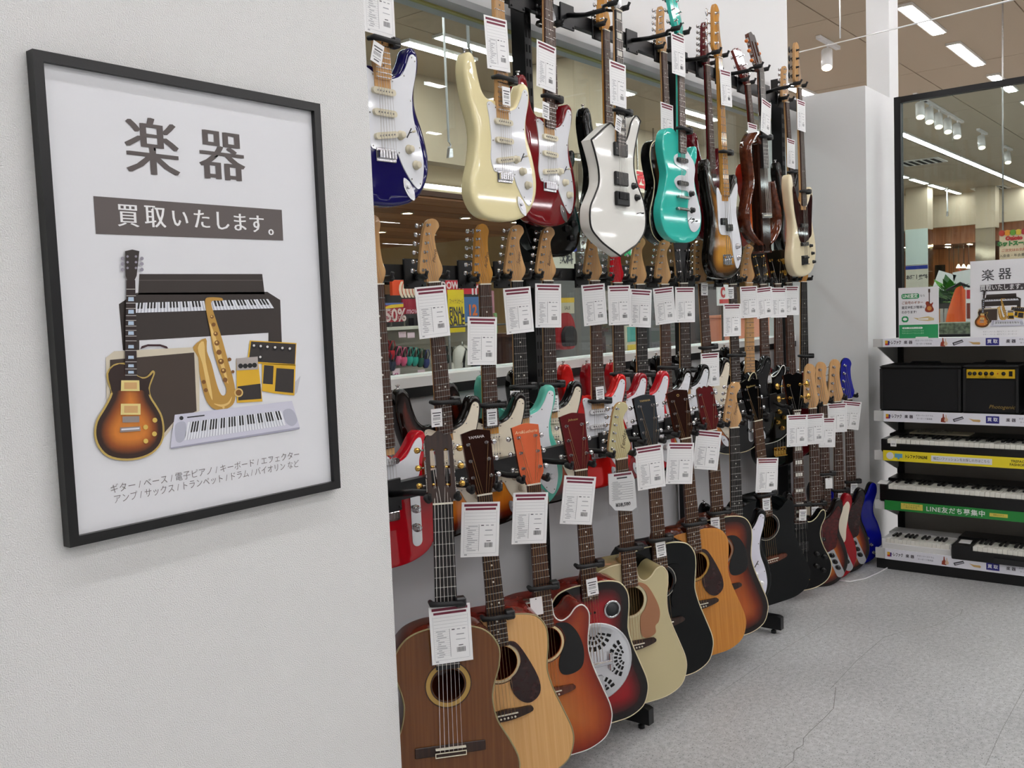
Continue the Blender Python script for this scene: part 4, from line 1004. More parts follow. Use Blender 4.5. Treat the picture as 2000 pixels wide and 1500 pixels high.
def hit(key, px, py, y):
    d = HUNG[key]; n = d['rot'] @ Vector((0, -1, 0)); o = d['mw'] @ Vector((0, y, 0))
    r = ray(px, py); return EYE + r * ((o - EYE).dot(n) / r.dot(n))
def clip_mesh():
    k = MB(); k.tube([(-.041, .014, .001), (-.040, -.008, 0), (-.02, -.013, -.001), (.02, -.013, -.002), (.040, -.010, -.003), (.044, .012, -.002)], [.006, .0085, .007, .007, .009, .006], 8)
    return k.mesh('band')
def grip_mesh():
    k = MB(); k.box(-.014, .014, -.016, .012, -.013, .013, 0, .004); return k.mesh('grip')
def clip(key, px, py, roll=0):
    d = HUNG[key]; p = hit(key, px, py, d['top'] - .006); loc = d['mw'].inverted() @ p; loc.x = 0
    t = thing('neck_clip', 'black neck clip on the ' + d['desc'], 'neck clip', mat=d['mw'] @ Matrix.Translation(loc) @ Matrix.Rotation(math.radians(roll), 4, 'Y'), group='security neck clips')
    obj('band', cached('clip', clip_mesh), BLACK_RUBBER, t); obj('grip', cached('grip', grip_mesh), BLACK_PLASTIC, t, (.036, 0, -.001))
for a in (('T1', 745, 78), ('T2', 980, 153), ('T3', 1075, 190), ('T4', 1210, 216), ('T6', 1327, 250), ('T9', 1418, 297), ('T11', 1500, 268), ('T13', 1546, 336), ('T14', 1573, 374),
          ('M1', 862, 785, 2), ('M2', 960, 790), ('M3', 1018, 755), ('M4', 1078, 750), ('M5', 1168, 783), ('M6', 1211, 730), ('M7', 1254, 731), ('M8', 1302, 717), ('M9', 1340, 722), ('M10', 1381, 678), ('M11', 1437, 693), ('M14', 1524, 722), ('M16', 1571, 695),
          ('B1', 873, 1176), ('B2', 968, 1203), ('B3', 1055, 1146), ('B4', 1148, 1102), ('B5', 1224, 1070), ('B6', 1287, 1052), ('B7', 1352, 1022), ('B8', 1401, 1000), ('B10', 1495, 965), ('B11', 1562, 985), ('B12', 1594, 983), ('B13', 1612, 925), ('B14', 1640, 957), ('B15', 1663, 940)): clip(*a)
def card_mesh(v=0):
    k = MB(); w, h = .054, .076
    k.box(-w, w, -.0004, .0004, -h, h, 0)
    def r(x0, x1, z0, z1, m): k.quad((x0, -.0007, z0), (x1, -.0007, z0), (x1, -.0007, z1), (x0, -.0007, z1), m)
    r(-.047, .047, .064, .071, 1); r(-.043, .043, .054, .060, 1)
    R = random.Random(v)
    for i in range(4): r(-.044, .044, .046 - i*.009, .0465 - i*.009, 2)
    r(-.004, -.0032, -.06, .014, 3); r(-.046, -.0455, -.066, .05, 2); r(.0455, .046, -.066, .05, 2)
    for i in range(13): r(-.044, -.004, .012 - i*.0056, .0124 - i*.0056, 2)
    for i in range(13): x = -.040 + R.random()*.006; r(x, x + .008 + R.random()*.02, .0085 - i*.0056, .0102 - i*.0056, 2)
    for i in range(3): r(.002 + i*.014, .010 + i*.014, .010, .0125, 3 if i == 0 else 2)
    r(.014, .034, -.004, -.0015, 2); r(.012, .037, -.017, -.0155, 2); r(.018, .03, -.033, -.031, 3)
    for i in range(11): x = .013 + i*.0021; r(x, x + .0008 + .0007*R.random(), -.05, -.037, 3)
    r(-.044, .044, -.0665, -.066, 2); r(-.044, -.036, -.071, -.068, 2)
    return k.mesh('price_card', False)
def card(key, px, py, roll=0.0, yaw=0.0):
    d = HUNG[key]; v = len([c for c in CACHE if c[0] == 'card']) % 3
    p = hit(key, px, py, d['top'] - .0085)
    o = obj('price_card', cached(('card', (ord(key[-1]) % 3)), lambda: card_mesh(ord(key[-1]) % 3)), [PAPER, MAROON, INK_GREY, INK_DARK])
    o.matrix_world = Matrix.Translation(p) @ Matrix.Rotation(-math.radians(d['yaw']), 4, 'Z') @ Matrix.Rotation(math.radians(roll), 4, 'Y')
    tag(o, 'white price card on the ' + d['desc'], 'price card', 'price cards')
for a in (('T1', 740, 10, 0), ('T2', 971, 86, -3), ('T3', 1067, 130, 4), ('T4', 1207, 165, 1), ('T6', 1325, 108, 0), ('T7', 1303, 238, 1), ('T9', 1418, 172, -3), ('T11', 1496, 229, 8), ('T10', 1470, 272, 0), ('T13', 1545, 300, 1), ('T14', 1565, 226, 0),
          ('M1', 845, 609, -3.5), ('M2', 942, 666, 3), ('M3', 1013, 606, -3), ('M4', 1071, 597, 2), ('M5', 1161, 595, -3), ('M6', 1210, 596, 0), ('M7', 1251, 602, 4), ('M8', 1298, 597, -4), ('M9', 1338, 595, 1), ('M10', 1387, 722, 0), ('M11', 1430, 625, 1), ('M12', 1463, 590, -1), ('M13', 1493, 591, -4), ('M14', 1521, 591, 1), ('M15', 1545, 587, 1),
          ('B1', 881, 1238, -1), ('B2', 938, 1034, 4), ('B3', 1035, 1012, 4.5), ('B4', 1129, 977, 8), ('B6', 1270, 912, -3), ('B7', 1328, 905, 5), ('B8', 1381, 879, 9), ('B10', 1498, 928, 4), ('B11', 1557, 841, 1), ('B12', 1590, 838, -1), ('B13', 1612, 845, 2), ('B14', 1635, 816, 0), ('B15', 1661, 811, 8)): card(*a)
def tag_mesh():
    k = MB(); k.box(-.019, .019, -.0004, .0004, -.027, .027, 0)
    def r(x0, x1, z0, z1, m): k.quad((x0, -.0007, z0), (x1, -.0007, z0), (x1, -.0007, z1), (x0, -.0007, z1), m)
    r(-.015, .015, .013, .016, 1); r(-.012, .012, .005, .008, 1)
    for i in range(9): r(-.013 + i*.0029, -.0118 + i*.0029, -.007, .002, 1)
    r(-.014, .014, -.014, -.012, 2); r(-.009, .009, -.021, -.018, 1)
    return k.mesh('barcode_tag', False)
def btag(key, px, py, roll=0.0, blank=False):
    d = HUNG[key]; p = hit(key, px, py, d['top'] - .0165)
    o = obj('barcode_tag', cached('btag', tag_mesh) if not blank else cached('btagb', _blank), [PAPER, INK_DARK, INK_GREY])
    o.matrix_world = Matrix.Translation(p) @ Matrix.Rotation(-math.radians(d['yaw']), 4, 'Z') @ Matrix.Rotation(math.radians(roll), 4, 'Y')
    tag(o, ('small barcode tag on the ' if not blank else 'small blank white tag on the ') + d['desc'], 'tag', 'small tags on guitars')
def _blank():
    k = MB(); k.box(-.019, .019, -.0004, .0004, -.027, .027, 0); k.lathe([(.002, -.0006), (.002, -.0008), (.0005, -.0009)], (0, 0, .022), 'y', 8, 1); return k.mesh('barcode_tag', False)
for a in (('T1', 737, 104, 16), ('T2', 989, 188, 0), ('T3', 1066, 216, 6), ('T4', 1208, 242, 14), ('M1', 853, 816, 0), ('M2', 961, 815, 0), ('M3', 1006, 779, 3), ('M4', 1082, 788, -2), ('M5', 1172, 769, -2), ('M8', 1296, 738, 0), ('M10', 1376, 565, 2), ('M11', 1427, 572, 0),
          ('B3', 1048, 1184, -4, True), ('B4', 1157, 1146, -5), ('B6', 1291, 1073, -5), ('B8', 1397, 1024, -2), ('B10', 1497, 985, -1), ('B11', 1568, 1006, 4), ('B12', 1592, 1000, 0), ('B13', 1619, 944, 0, True), ('B14', 1643, 973, 2), ('B15', 1668, 954, 2)): btag(*a)
# B5 carries a price sheet in a clear sleeve
def sleeve():
    d = HUNG['B5']; p = hit('B5', 1216, 960, d['top'] - .009)
    mw = Matrix.Translation(p) @ d['rot'].to_4x4() @ Matrix.Rotation(math.radians(2), 4, 'Y')
    t = thing('price_sleeve', 'clear sleeve with a 38,500 yen price sheet on the champagne cream guitar', 'price card', mat=mw)
    k = MB(); k.prism([(-.05, .065), (.036, .065), (.046, .035), (.05, -.06), (.03, -.07), (-.03, -.06), (-.05, -.035)], -.0004, .0004, 0)
    def r(x0, x1, z0, z1, m): k.quad((x0, -.0007, z0), (x1, -.0007, z0), (x1, -.0007, z1), (x0, -.0007, z1), m)
    r(-.03, .034, .054, .061, 1); r(-.02, .018, .044, .049, 3)
    for i in range(8): r(-.04, .038, .03 - i*.008, .0308 - i*.008, 3)
    for i in range(8): r(-.036, -.036 + .02 + .007*(i % 3), .0335 - i*.008, .0355 - i*.008, 2)
    k.build('sheet', [PAPER, MAROON, INK_GREY, INK_DARK], t)
    text('¥38,500', .0165, (.0, -.0012, -.044), INK_DARK, t, bold=.0006, name='price')
    k = MB(); k.box(-.055, .055, -.0016, -.0012, -.076, .07, 0); k.build('clear_sleeve', glass('clear_film', (250, 250, 250)), t)
sleeve()

# ------------------------------------------------------------------ framed poster on the left wall
PINK = {}
def ink(rgb, rough=.5): return M('print_%d_%d_%d' % rgb, rgb, rough)
P0 = Vector((0.804, 1.69, 1.063)); PW, PH = .638, .876
PO = thing('framed_poster', 'black framed poster of musical instruments with Japanese lettering on white wall', 'poster', P0)
FR = .018
for nm, lp in (('frame_rail', [(0, 0), (PW, 0), (PW - FR, FR), (FR, FR)]), ('frame_rail', [(FR, PH - FR), (PW - FR, PH - FR), (PW, PH), (0, PH)]), ('frame_rail', [(0, 0), (FR, FR), (FR, PH - FR), (0, PH)]), ('frame_rail', [(PW - FR, FR), (PW, 0), (PW, PH), (PW - FR, PH - FR)])):
    k = MB(); k.prism(lp, -.024, -.0005); k.build(nm, M('frame_black', (9, 9, 10), .35), PO)
sheet = boxo('sheet', (FR * .6, PW - FR * .6, -.0125, -.002, FR * .6, PH - FR * .6), M('poster_paper', (230, 231, 234), .35), PO)
def pl(px, py):
    v = onY(px, py, P0.y - .0125) - P0; return (v.x, v.z)
def art(parent, name, pts, col, layer, f=pl, sm=0, label=None, y0=-.0125):
    """flat printed shapes: pts = one loop or a list of loops in picture points; col an rgb or a material"""
    k = MB(); loops = pts if isinstance(pts[0], list) else [pts]
    for lp in loops:
        q = [f(*p[:2]) for p in lp]
        if sm: q = spline([(a[0], a[1], *lp[i][2:]) for i, a in enumerate(q)], sm)
        if area(q) > 0: q = q[::-1]
        y = y0 - .00025 * (layer + 1); o = len(k.v)
        k.v += [(x, y, z) for x, z in q[::-1]]; k.face(list(range(o, o + len(q))))
    m = col if not isinstance(col, tuple) else ink(col)
    o = k.build(name, m, parent, recalc=False)
    if len(loops) > 1: o['kind'] = 'stuff'
    return o
def c3(x, y): return pl(100 + .4 * x, 470 + .4 * y)
def lerpq(q, u, v):
    a, b, c, d = [Vector(p) for p in q]; t = a.lerp(b, u); s = d.lerp(c, u); return tuple(t.lerp(s, v))
def keyboard_art(parent, q, nwhite, f, layer, first=0, depth=.6, white=(238, 240, 246), y0=-.0125):
    art(parent, 'printed_keys', [list(p) for p in [q]][0], white, layer, f, y0=y0)
    L = [[lerpq(q, i/nwhite - .0016*2, 0), lerpq(q, i/nwhite + .0016*2, 0), lerpq(q, i/nwhite + .0016*2, 1), lerpq(q, i/nwhite - .0016*2, 1)] for i in range(1, nwhite)]
    art(parent, 'printed_key_lines', L, (168, 172, 184), layer + 1, f, y0=y0)
    B = []
    for i in range(1, nwhite):
        if (i + first) % 7 in (0, 3): continue
        u = i / nwhite; w = .28 / nwhite
        B.append([lerpq(q, u - w, 0), lerpq(q, u + w, 0), lerpq(q, u + w, depth), lerpq(q, u - w, depth)])
    art(parent, 'printed_black_keys', B, (26, 22, 22), layer + 2, f, y0=y0)
BROWNP = (52, 44, 40)
def instruments(S, f, y0):
    A = lambda nm, pts, col, layer, sm=0: art(S, nm, pts, col, layer, f, sm, y0=y0)
    # electric piano
    A('printed_piano', [[(430, 163), (1030, 163), (1042, 262), (424, 264)], [(330, 310), (415, 255), (1055, 250), (1118, 290), (1126, 500), (1060, 497), (1060, 450), (430, 487), (430, 545), (350, 535)]], BROWNP, 0)
    A('printed_piano_line', [(430, 192), (1032, 192), (1032, 195), (430, 195)], (96, 88, 84), 1)
    keyboard_art(S, [(412, 304), (1058, 285), (1087, 330), (405, 353)], 42, f, 1, y0=y0)
    # amplifier
    A('printed_amplifier', [(265, 572), (305, 540), (700, 520), (722, 545), (722, 830), (600, 900), (545, 970), (272, 960)], (214, 204, 182), 4)
    A('printed_grille', [(285, 582), (696, 546), (708, 832), (600, 880), (545, 945), (288, 945)], (66, 54, 46), 5)
    A('printed_handle', [(432, 530), (440, 515), (470, 506), (530, 506), (562, 516), (570, 526), (560, 527), (530, 516), (470, 516), (445, 526)], (60, 30, 36), 5)
    # saxophone
    g1, g2, g3 = (190, 146, 66), (232, 196, 120), (128, 84, 34)
    A('printed_saxophone', [(752, 476), (690, 520), (715, 570), (722, 650), (742, 740), (760, 790), (790, 820), (830, 826), (872, 812), (896, 775), (892, 700), (862, 590), (832, 480), (800, 380), (778, 305), (790, 293), (835, 293), (830, 280), (770, 277), (749, 290), (756, 350), (772, 430), (790, 540), (820, 640), (852, 720), (848, 752), (828, 752), (806, 700), (780, 600), (758, 540)], g1, 6, 3)
    A('printed_saxophone_light', [[(742, 492), (712, 525), (735, 600), (760, 720), (785, 780), (775, 700), (752, 590)], [(770, 400), (790, 500), (835, 640), (862, 700), (840, 600), (800, 470)], [(790, 795), (830, 812), (868, 795), (880, 760), (860, 790), (826, 800)]], g2, 7, 3)
    A('printed_saxophone_keys', [circ_(x, y, r) for x, y, r in ((782, 372, 9), (790, 410, 10), (800, 455, 11), (806, 500, 13), (816, 545, 13), (826, 590, 14), (838, 635, 13), (846, 680, 12), (868, 580, 9), (884, 640, 8), (742, 690, 10), (752, 730, 10))], g3, 8)
    A('printed_saxophone_shine', [circ_(x, y, r) for x, y, r in ((780, 370, 4), (804, 497, 5), (824, 587, 5), (836, 632, 5), (798, 452, 4), (838, 815, 6), (912, 742, 22))], g2, 9)
    A('printed_key_cup', circ_(912, 742, 15), g3, 10)
    # effect pedals
    A('printed_pedals', [[(968, 487), (1196, 500), (1190, 610), (955, 598)], [(1028, 600), (1192, 606), (1186, 756), (1084, 745), (1028, 734)], [(902, 575), (1006, 568), (1030, 785), (905, 792)]], (226, 178, 40), 4)
    A('printed_pedal_panels', [[(974, 492), (1192, 505), (1187, 603), (1008, 592), (1000, 570), (965, 570)], [(1098, 622), (1184, 628), (1180, 744), (1090, 735)], [(1038, 608), (1084, 611), (1080, 702), (1032, 698)], [(908, 712), (1020, 698), (1024, 772), (912, 780)]], (48, 42, 40), 5)
    A('printed_pedal_top', [(902, 575), (1006, 566), (1008, 628), (904, 634)], (178, 170, 166), 6)
    A('printed_pedal_knobs', [circ_(x, y, 12) for x, y in ((987, 516), (1020, 519), (1053, 522), (1090, 525), (1126, 528), (1162, 531), (1018, 572), (922, 612), (945, 612), (968, 610), (990, 608))], (22, 20, 20), 7)
    A('printed_knob_tops', [circ_(x, y - 4, 6) for x, y in ((987, 516), (1020, 519), (1053, 522), (1090, 525), (1126, 528), (1162, 531), (1018, 572))], (226, 224, 220), 8)
    A('printed_pedal_shadow', [(1190, 690), (1216, 660), (1200, 740), (1186, 756)], (200, 200, 204), 3)
    # portable keyboard
    A('printed_keyboard', [[(600, 850), (1172, 782), (1210, 910), (578, 1010)]], (212, 212, 226), 9)
    A('printed_keyboard_edge', [(578, 1010), (1210, 910), (1208, 920), (582, 1016)], (166, 166, 184), 10)
    A('printed_speakers', [[(602, 900), (640, 882), (655, 900), (652, 955), (630, 985), (605, 975)], [(1130, 835), (1160, 820), (1185, 840), (1198, 880), (1175, 905), (1145, 890)]], (184, 186, 200), 10, 3)
    A('printed_logo_marks', [circ_(632, 866, 10), [(660, 860), (745, 850), (745, 856), (660, 866)]], (40, 40, 46), 10)
    keyboard_art(S, [(664, 886), (1118, 830), (1142, 900), (645, 975)], 36, f, 10, 2, y0=y0)
    # guitar
    body = [(352, 596), (300, 605), (266, 648), (276, 705), (288, 742), (255, 810), (215, 880), (206, 950), (226, 1010), (270, 1055), (340, 1073), (420, 1068), (490, 1040), (535, 990), (549, 930), (540, 860), (515, 810), (484, 760), (478, 720), (491, 680), (503, 645), (490, 634), (466, 660), (440, 666), (412, 650), (410, 596)]
    k = MB(); q = spline([f(*p) for p in body], 3)
    q = q if area(q) > 0 else q[::-1]
    inn = inset(q, .004 * SCALE[0]); pts, tri = fill(inn, (), .011 * SCALE[0]); y = y0 - .0032
    k.v = [(x, y, z) for x, z in pts]; [k.face(t) for t in tri]
    o = k.build('printed_guitar_body', M('print_burst_placeholder'), S, recalc=False)
    me = o.data; me.materials.clear()
    for p in me.polygons:
        if p.normal.y > 0: p.flip()
    at = me.attributes.new('rim', 'FLOAT', 'POINT'); at.data.foreach_set('value', [dist((v.co.x, v.co.z), q) / SCALE[0] for v in me.vertices])
    me.materials.append(burst('printed_burst', [(.0, (42, 26, 20)), (.012, (52, 28, 18)), (.024, (150, 78, 26)), (.04, (214, 128, 46)), (.08, (222, 142, 60))], .5, 0, .05))
    art(S, 'printed_guitar_binding', [body], (196, 168, 92), 11, f, 3, y0=y0)
    A('printed_guitar_top', [[(300, 612), (274, 650), (284, 705), (296, 745), (330, 730), (440, 730), (476, 755), (470, 720), (482, 680), (494, 648), (466, 668), (440, 674), (412, 660), (352, 660), (352, 604)]], (46, 28, 22), 14, 2)
    A('printed_neck', [(362, 193), (405, 193), (414, 680), (353, 688)], (44, 30, 28), 15)
    A('printed_headstock', [(355, 52), (390, 44), (425, 52), (412, 172), (402, 193), (365, 193), (358, 172)], (48, 40, 36), 15)
    A('printed_tuners', [circ_(x, y, 9) for y in (88, 114, 142) for x in (343, 437)] + [circ_(x, y, 6) for y in (78, 106, 134) for x in (367, 408)], (150, 146, 158), 16)
    A('printed_inlays', [[(371, y), (397, y), (398, y + 20 - i), (370, y + 20 - i)] for i, y in enumerate((276, 338, 394, 443, 510, 562, 604, 636))], (186, 206, 226), 16)
    A('printed_frets', [[(360 - i*.4, y), (407 + i*.4, y), (407 + i*.4, y + 3), (360 - i*.4, y + 3)] for i, y in enumerate((236, 268, 304, 330, 365, 388, 416, 437, 465, 488, 535, 590, 625, 655))], (200, 196, 190), 17)
    A('printed_pickups', [[(336, 682), (424, 682), (426, 734), (334, 734)], [(334, 796), (430, 796), (430, 850), (333, 850)]], (232, 214, 140), 17)
    A('printed_pickup_covers', [[(350, 692), (412, 692), (412, 724), (350, 724)], [(350, 806), (416, 806), (416, 840), (350, 840)]], (214, 170, 112), 18)
    A('printed_bridge', [[(342, 858), (424, 856), (424, 886), (342, 888)], [(330, 912), (428, 906), (430, 928), (330, 936)]], (150, 140, 136), 18)
    A('printed_bridge_shine', [[(336, 918), (424, 912), (424, 920), (336, 926)]], (226, 228, 236), 19)
    A('printed_knobs', [circ_(x, y, 12) for x, y in ((500, 876), (455, 910), (498, 943), (456, 978))], (222, 190, 96), 17)
def circ_(x, y, r, n=12): return [(x + r*math.cos(2*math.pi*i/n), y + r*math.sin(2*math.pi*i/n)) for i in range(n)]
SCALE = [1.0]
instruments(sheet, c3, -.0125)
TITLE = M('print_title', (92, 84, 82), .5)
TL = -.0132
def ptext(s, size, px, py, mat, bold=0.0, sx=1.0, spacing=1.0, rot=0.0, y=TL, align='CENTER'):
    x, z = pl(px, py); return text(s, size, (x, y, z), mat, sheet, align, bold, sx, (math.pi/2, -rot, 0), spacing=spacing)
for i_, dx in enumerate((-2.6, -1.3, 0, 1.3, 2.6)):      # brush-like face: upright strokes heavier than level ones
    ptext('楽', .118, 298 + dx, 296, TITLE, -.0004, y=TL - i_*.00004); ptext('器', .112, 434 + dx, 311, TITLE, -.0004, y=TL - i_*.00004)
art(sheet, 'printed_band', [(182, 383), (550, 410), (553, 470), (187, 457)], (96, 88, 86), 1)
BANDW = M('print_white', (244, 244, 244), .5)
for ch, x, y, s_ in (('買', 250, 424, .047), ('取', 303, 426, .047), ('い', 351, 429, .042), ('た', 394, 431, .043), ('し', 433, 434, .043), ('ま', 468, 437, .042), ('す', 501, 440, .042), ('。', 538, 446, .042)):
    for i_, dx in enumerate((-.8, 0, .8)): ptext(ch, s_, x + dx, y, BANDW, -.0001, y=TL - i_*.00004)
for s_, x0, y0, x1, y1 in (('ギター / ベース / 電子ピアノ / キーボード / エフェクター', 216, 957, 584, 888), ('アンプ / サックス / トランペット / ドラム / バイオリン など', 222, 977, 583, 906)):
    a, b = pl(x0, y0), pl(x1, y1); n = len(s_)
    W = math.hypot(b[0] - a[0], b[1] - a[1])
    t_ = text(s_, .0185, ((a[0] + b[0]) / 2, TL, (a[1] + b[1]) / 2), M('print_caption', (128, 122, 122), .5), sheet, 'CENTER', -.0001, 1.0, (math.pi/2, -math.atan2(b[1] - a[1], b[0] - a[0]), 0))
    FIT = globals().setdefault('FITS', []); FIT.append((t_, W))

# ------------------------------------------------------------------ shelf unit under the second window; local x runs along the unit, y into it
SX, SY = 5.12, 1.607
RZ = -math.pi / 2
SHELFW = M('shelf_enamel', (222, 222, 220), .45); LIPW = M('shelf_lip', (206, 206, 204), .4)
SH = thing('display_shelf', 'white steel gondola shelf unit with black posts stacked with amplifiers and keyboards', 'shelf unit', (SX, SY, 0), RZ)
UW = 1.45
for x in (0.0, UW - .035): boxo('post', (x, x + .035, .405, .455, .012, 2.562), BLACK_METAL, SH)
boxo('top_bar', (.035, UW - .035, .41, .45, 2.53, 2.562), BLACK_METAL, SH)
boxo('back_panel', (.035, UW - .035, .425, .437, .02, 1.21), M('shelf_back', (176, 172, 164), .6), SH)
boxo('plinth', (.0, UW, .02, .40, 0.0, .062), BLACK_PLASTIC, SH)
struct(boxo('window_2', (5.545, 5.552, SY - UW + .035, SY - .035, 1.245, 2.53), glass('window_glass')))
struct(boxo('trim_3', (5.535, 5.56, SY - UW + .035, SY - .035, 1.21, 1.245), BLACK_METAL))
LIPS = ((1.198, 1.242), (.803, .860), (.594, .648), (.329, .379), (.060, .117))
DEP = (.40, .40, .40, .40, .40)
for i, (z0, z1) in enumerate(LIPS):
    b = boxo('shelf', (.0, UW, .012, .405, z1 - .03, z1 - .012), SHELFW, SH)
    boxo('price_rail', (.0, UW, .0, .012, z0, z1 - .002), LIPW, b)
    if i < 4:
        for x in (.004, UW - .010):
            k = MB(); k.add([(x, .405, z1 - .03), (x, .405, z1 - .15), (x, .38, z1 - .16), (x, .06, z1 - .05), (x, .03, z1 - .03), (x + .004, .405, z1 - .03), (x + .004, .405, z1 - .15), (x + .004, .38, z1 - .16), (x + .004, .06, z1 - .05), (x + .004, .03, z1 - .03)],
                  [[0, 1, 2, 3, 4], [9, 8, 7, 6, 5], [0, 5, 6, 1], [1, 6, 7, 2], [2, 7, 8, 3], [3, 8, 9, 4], [4, 9, 5, 0]]); k.build('bracket', SHELFW, SH)
STRIP_WHITE, YEL, GRN, NAVY = M('strip_white', (240, 240, 248), .4), M('strip_yellow', (246, 226, 48), .45), M('strip_green', (40, 138, 60), .45), M('strip_navy', (46, 44, 130), .45)
def sx(px): return .052 + (px - 1729) * .002424
def q_(k, x0, x1, z0, z1, m, y=-.0068): k.quad((x0, y, z0), (x1, y, z0), (x1, y, z1), (x0, y, z1), m)
WHERE_S = {0: 'on the topmost shelf edge below the two signs', 1: 'on the shelf edge below the black amplifiers', 4: 'on the lowest shelf edge above the black plinth'}
def strip(i):
    z0, z1 = LIPS[i]; h = z1 - z0; zc = .0
    if i in (0, 1, 4):
        t = thing('label_strip', 'white printed label strip ' + WHERE_S[i], 'label strip', (SX, SY, (z0 + z1) / 2), RZ, 'label strips on the shelf edges')
        boxo('strip', (.052, UW - .01, -.006, -.0005, -h/2, h/2), STRIP_WHITE, t)
        k = MB()
        q_(k, .064, .078, -.004, .012, 0); q_(k, .078, .086, -.012, .010, 1); q_(k, .064, .078, -.013, -.004, 2)
        k.build('emblem', [ink((236, 178, 40)), ink((60, 40, 130)), ink((206, 60, 50))], t, recalc=False)['kind'] = 'stuff'
        text('トレファク', .022, (.113, -.0066, .0), ink((30, 28, 34)), t, bold=.0006, sx=.6)
        for s in (0, .48, .96):
            if .178 + s > UW - .1: break
            text('楽 器', .019, (.180 + s, -.0066, 0), ink((60, 52, 66)), t, bold=.0004)
            for zz, body in ((.009, 'ギターベースドラム'), (-.008, 'キーボード管楽器')): text(body, .010, (.258 + s, -.0066, zz), ink((110, 106, 120)), t, sx=.95)
            if .353 + s > UW - .05: continue
            x = .353 + s; k = MB()
            o = [(-.016, -.020), (.006, -.022), (.010, -.008), (.004, .0), (.0, .006), (-.002, .022), (-.006, .022), (-.007, .004), (-.014, -.002)]
            k.prism([(x + a, b) for a, b in o], -.0072, -.0062, 0); k.prism([(x + .012 + a*.7, b*.8) for a, b in o], -.0075, -.0062, 1)
            k.build('guitar_print', [ink((150, 60, 40)), ink((224, 196, 170))], t)['kind'] = 'stuff'
            x = .42 + s; k = MB(); k.prism([(x - .026, -.004), (x + .02, .012), (x + .026, .0), (x - .02, -.018)], -.0072, -.0062, 0); k.prism([(x - .02, -.007), (x + .02, .006), (x + .022, .001), (x - .016, -.013)], -.0076, -.0062, 1)
            k.build('keyboard_print', [ink((44, 44, 50)), ink((190, 190, 200))], t)['kind'] = 'stuff'
            x = .496 + s; k = MB(); k.prism([(x - .028, .002), (x - .004, -.002), (x + .024, -.002), (x + .028, -.008), (x + .024, -.014), (x - .006, -.012), (x - .02, -.002)], -.0072, -.0062, 0); k.build('trumpet_print', ink((206, 170, 110)), t)
            x = .578 + s
            if x < UW - .05:
                boxo('badge', (x - .030, x + .030, -.0072, -.006, -.018, .018), NAVY, t); text('買 取', .021, (x, -.0076, 0), ink((240, 240, 248)), t, bold=.0005)
    elif i == 2:
        t = thing('label_strip', 'yellow printed label strip below the upper digital piano', 'label strip', (SX, SY, (z0 + z1) / 2), RZ, 'label strips on the shelf edges')
        boxo('strip', (.048, UW - .01, -.006, -.0005, -h/2, h/2), YEL, t)
        k = MB(); k.prism(circle(sx(1742), 0, .019, 20), -.0074, -.006, 0); k.build('round_icon', ink((236, 236, 236)), t)
        k = MB(); k.box(sx(1752), sx(1768), -.0074, -.006, -.008, .013); k.box(sx(1758), sx(1762), -.0074, -.006, -.016, -.008); k.build('screen_icon', ink((106, 176, 210)), t)
        text('トレファクONLINE', .021, (sx(1796), -.0066, 0), ink((34, 30, 20)), t, bold=.0008, sx=.62)
        boxo('text_panel', (sx(1827), sx(1945), -.0072, -.006, -.016, .014), ink((232, 232, 236)), t)
        text('幅広いファッションをお探しの方はこちら', .0165, (sx(1886), -.0076, -.001), ink((70, 70, 80)), t, sx=.85)
        text('TREFAC\nFASHION', .017, (sx(1992), -.0066, .0), ink((70, 60, 20)), t, bold=.0004)
    else:
        t = thing('label_strip', 'green printed label strip below the lower digital piano', 'label strip', (SX, SY, (z0 + z1) / 2), RZ, 'label strips on the shelf edges')
        boxo('strip', (.052, UW - .01, -.006, -.0005, -h/2, h/2), GRN, t)
        boxo('yellow_panel', (sx(1764), sx(1809), -.0072, -.006, -.014, .018), ink((222, 206, 90)), t)
        text('トレファク公式\nおともだち', .012, (sx(1786), -.0076, .003), ink((110, 100, 30)), t)
        text('LINE友だち募集中', .033, (sx(1874), -.0066, -.002), ink((236, 244, 236)), t, bold=.0006, spacing=1.12)
        boxo('yellow_panel', (sx(1940), sx(1974), -.0072, -.006, -.010, .008), ink((222, 206, 90)), t)
        text('検索はコチラ', .010, (sx(1957), -.0076, -.001), ink((110, 100, 30)), t, sx=.8)
for i in range(5): strip(i)

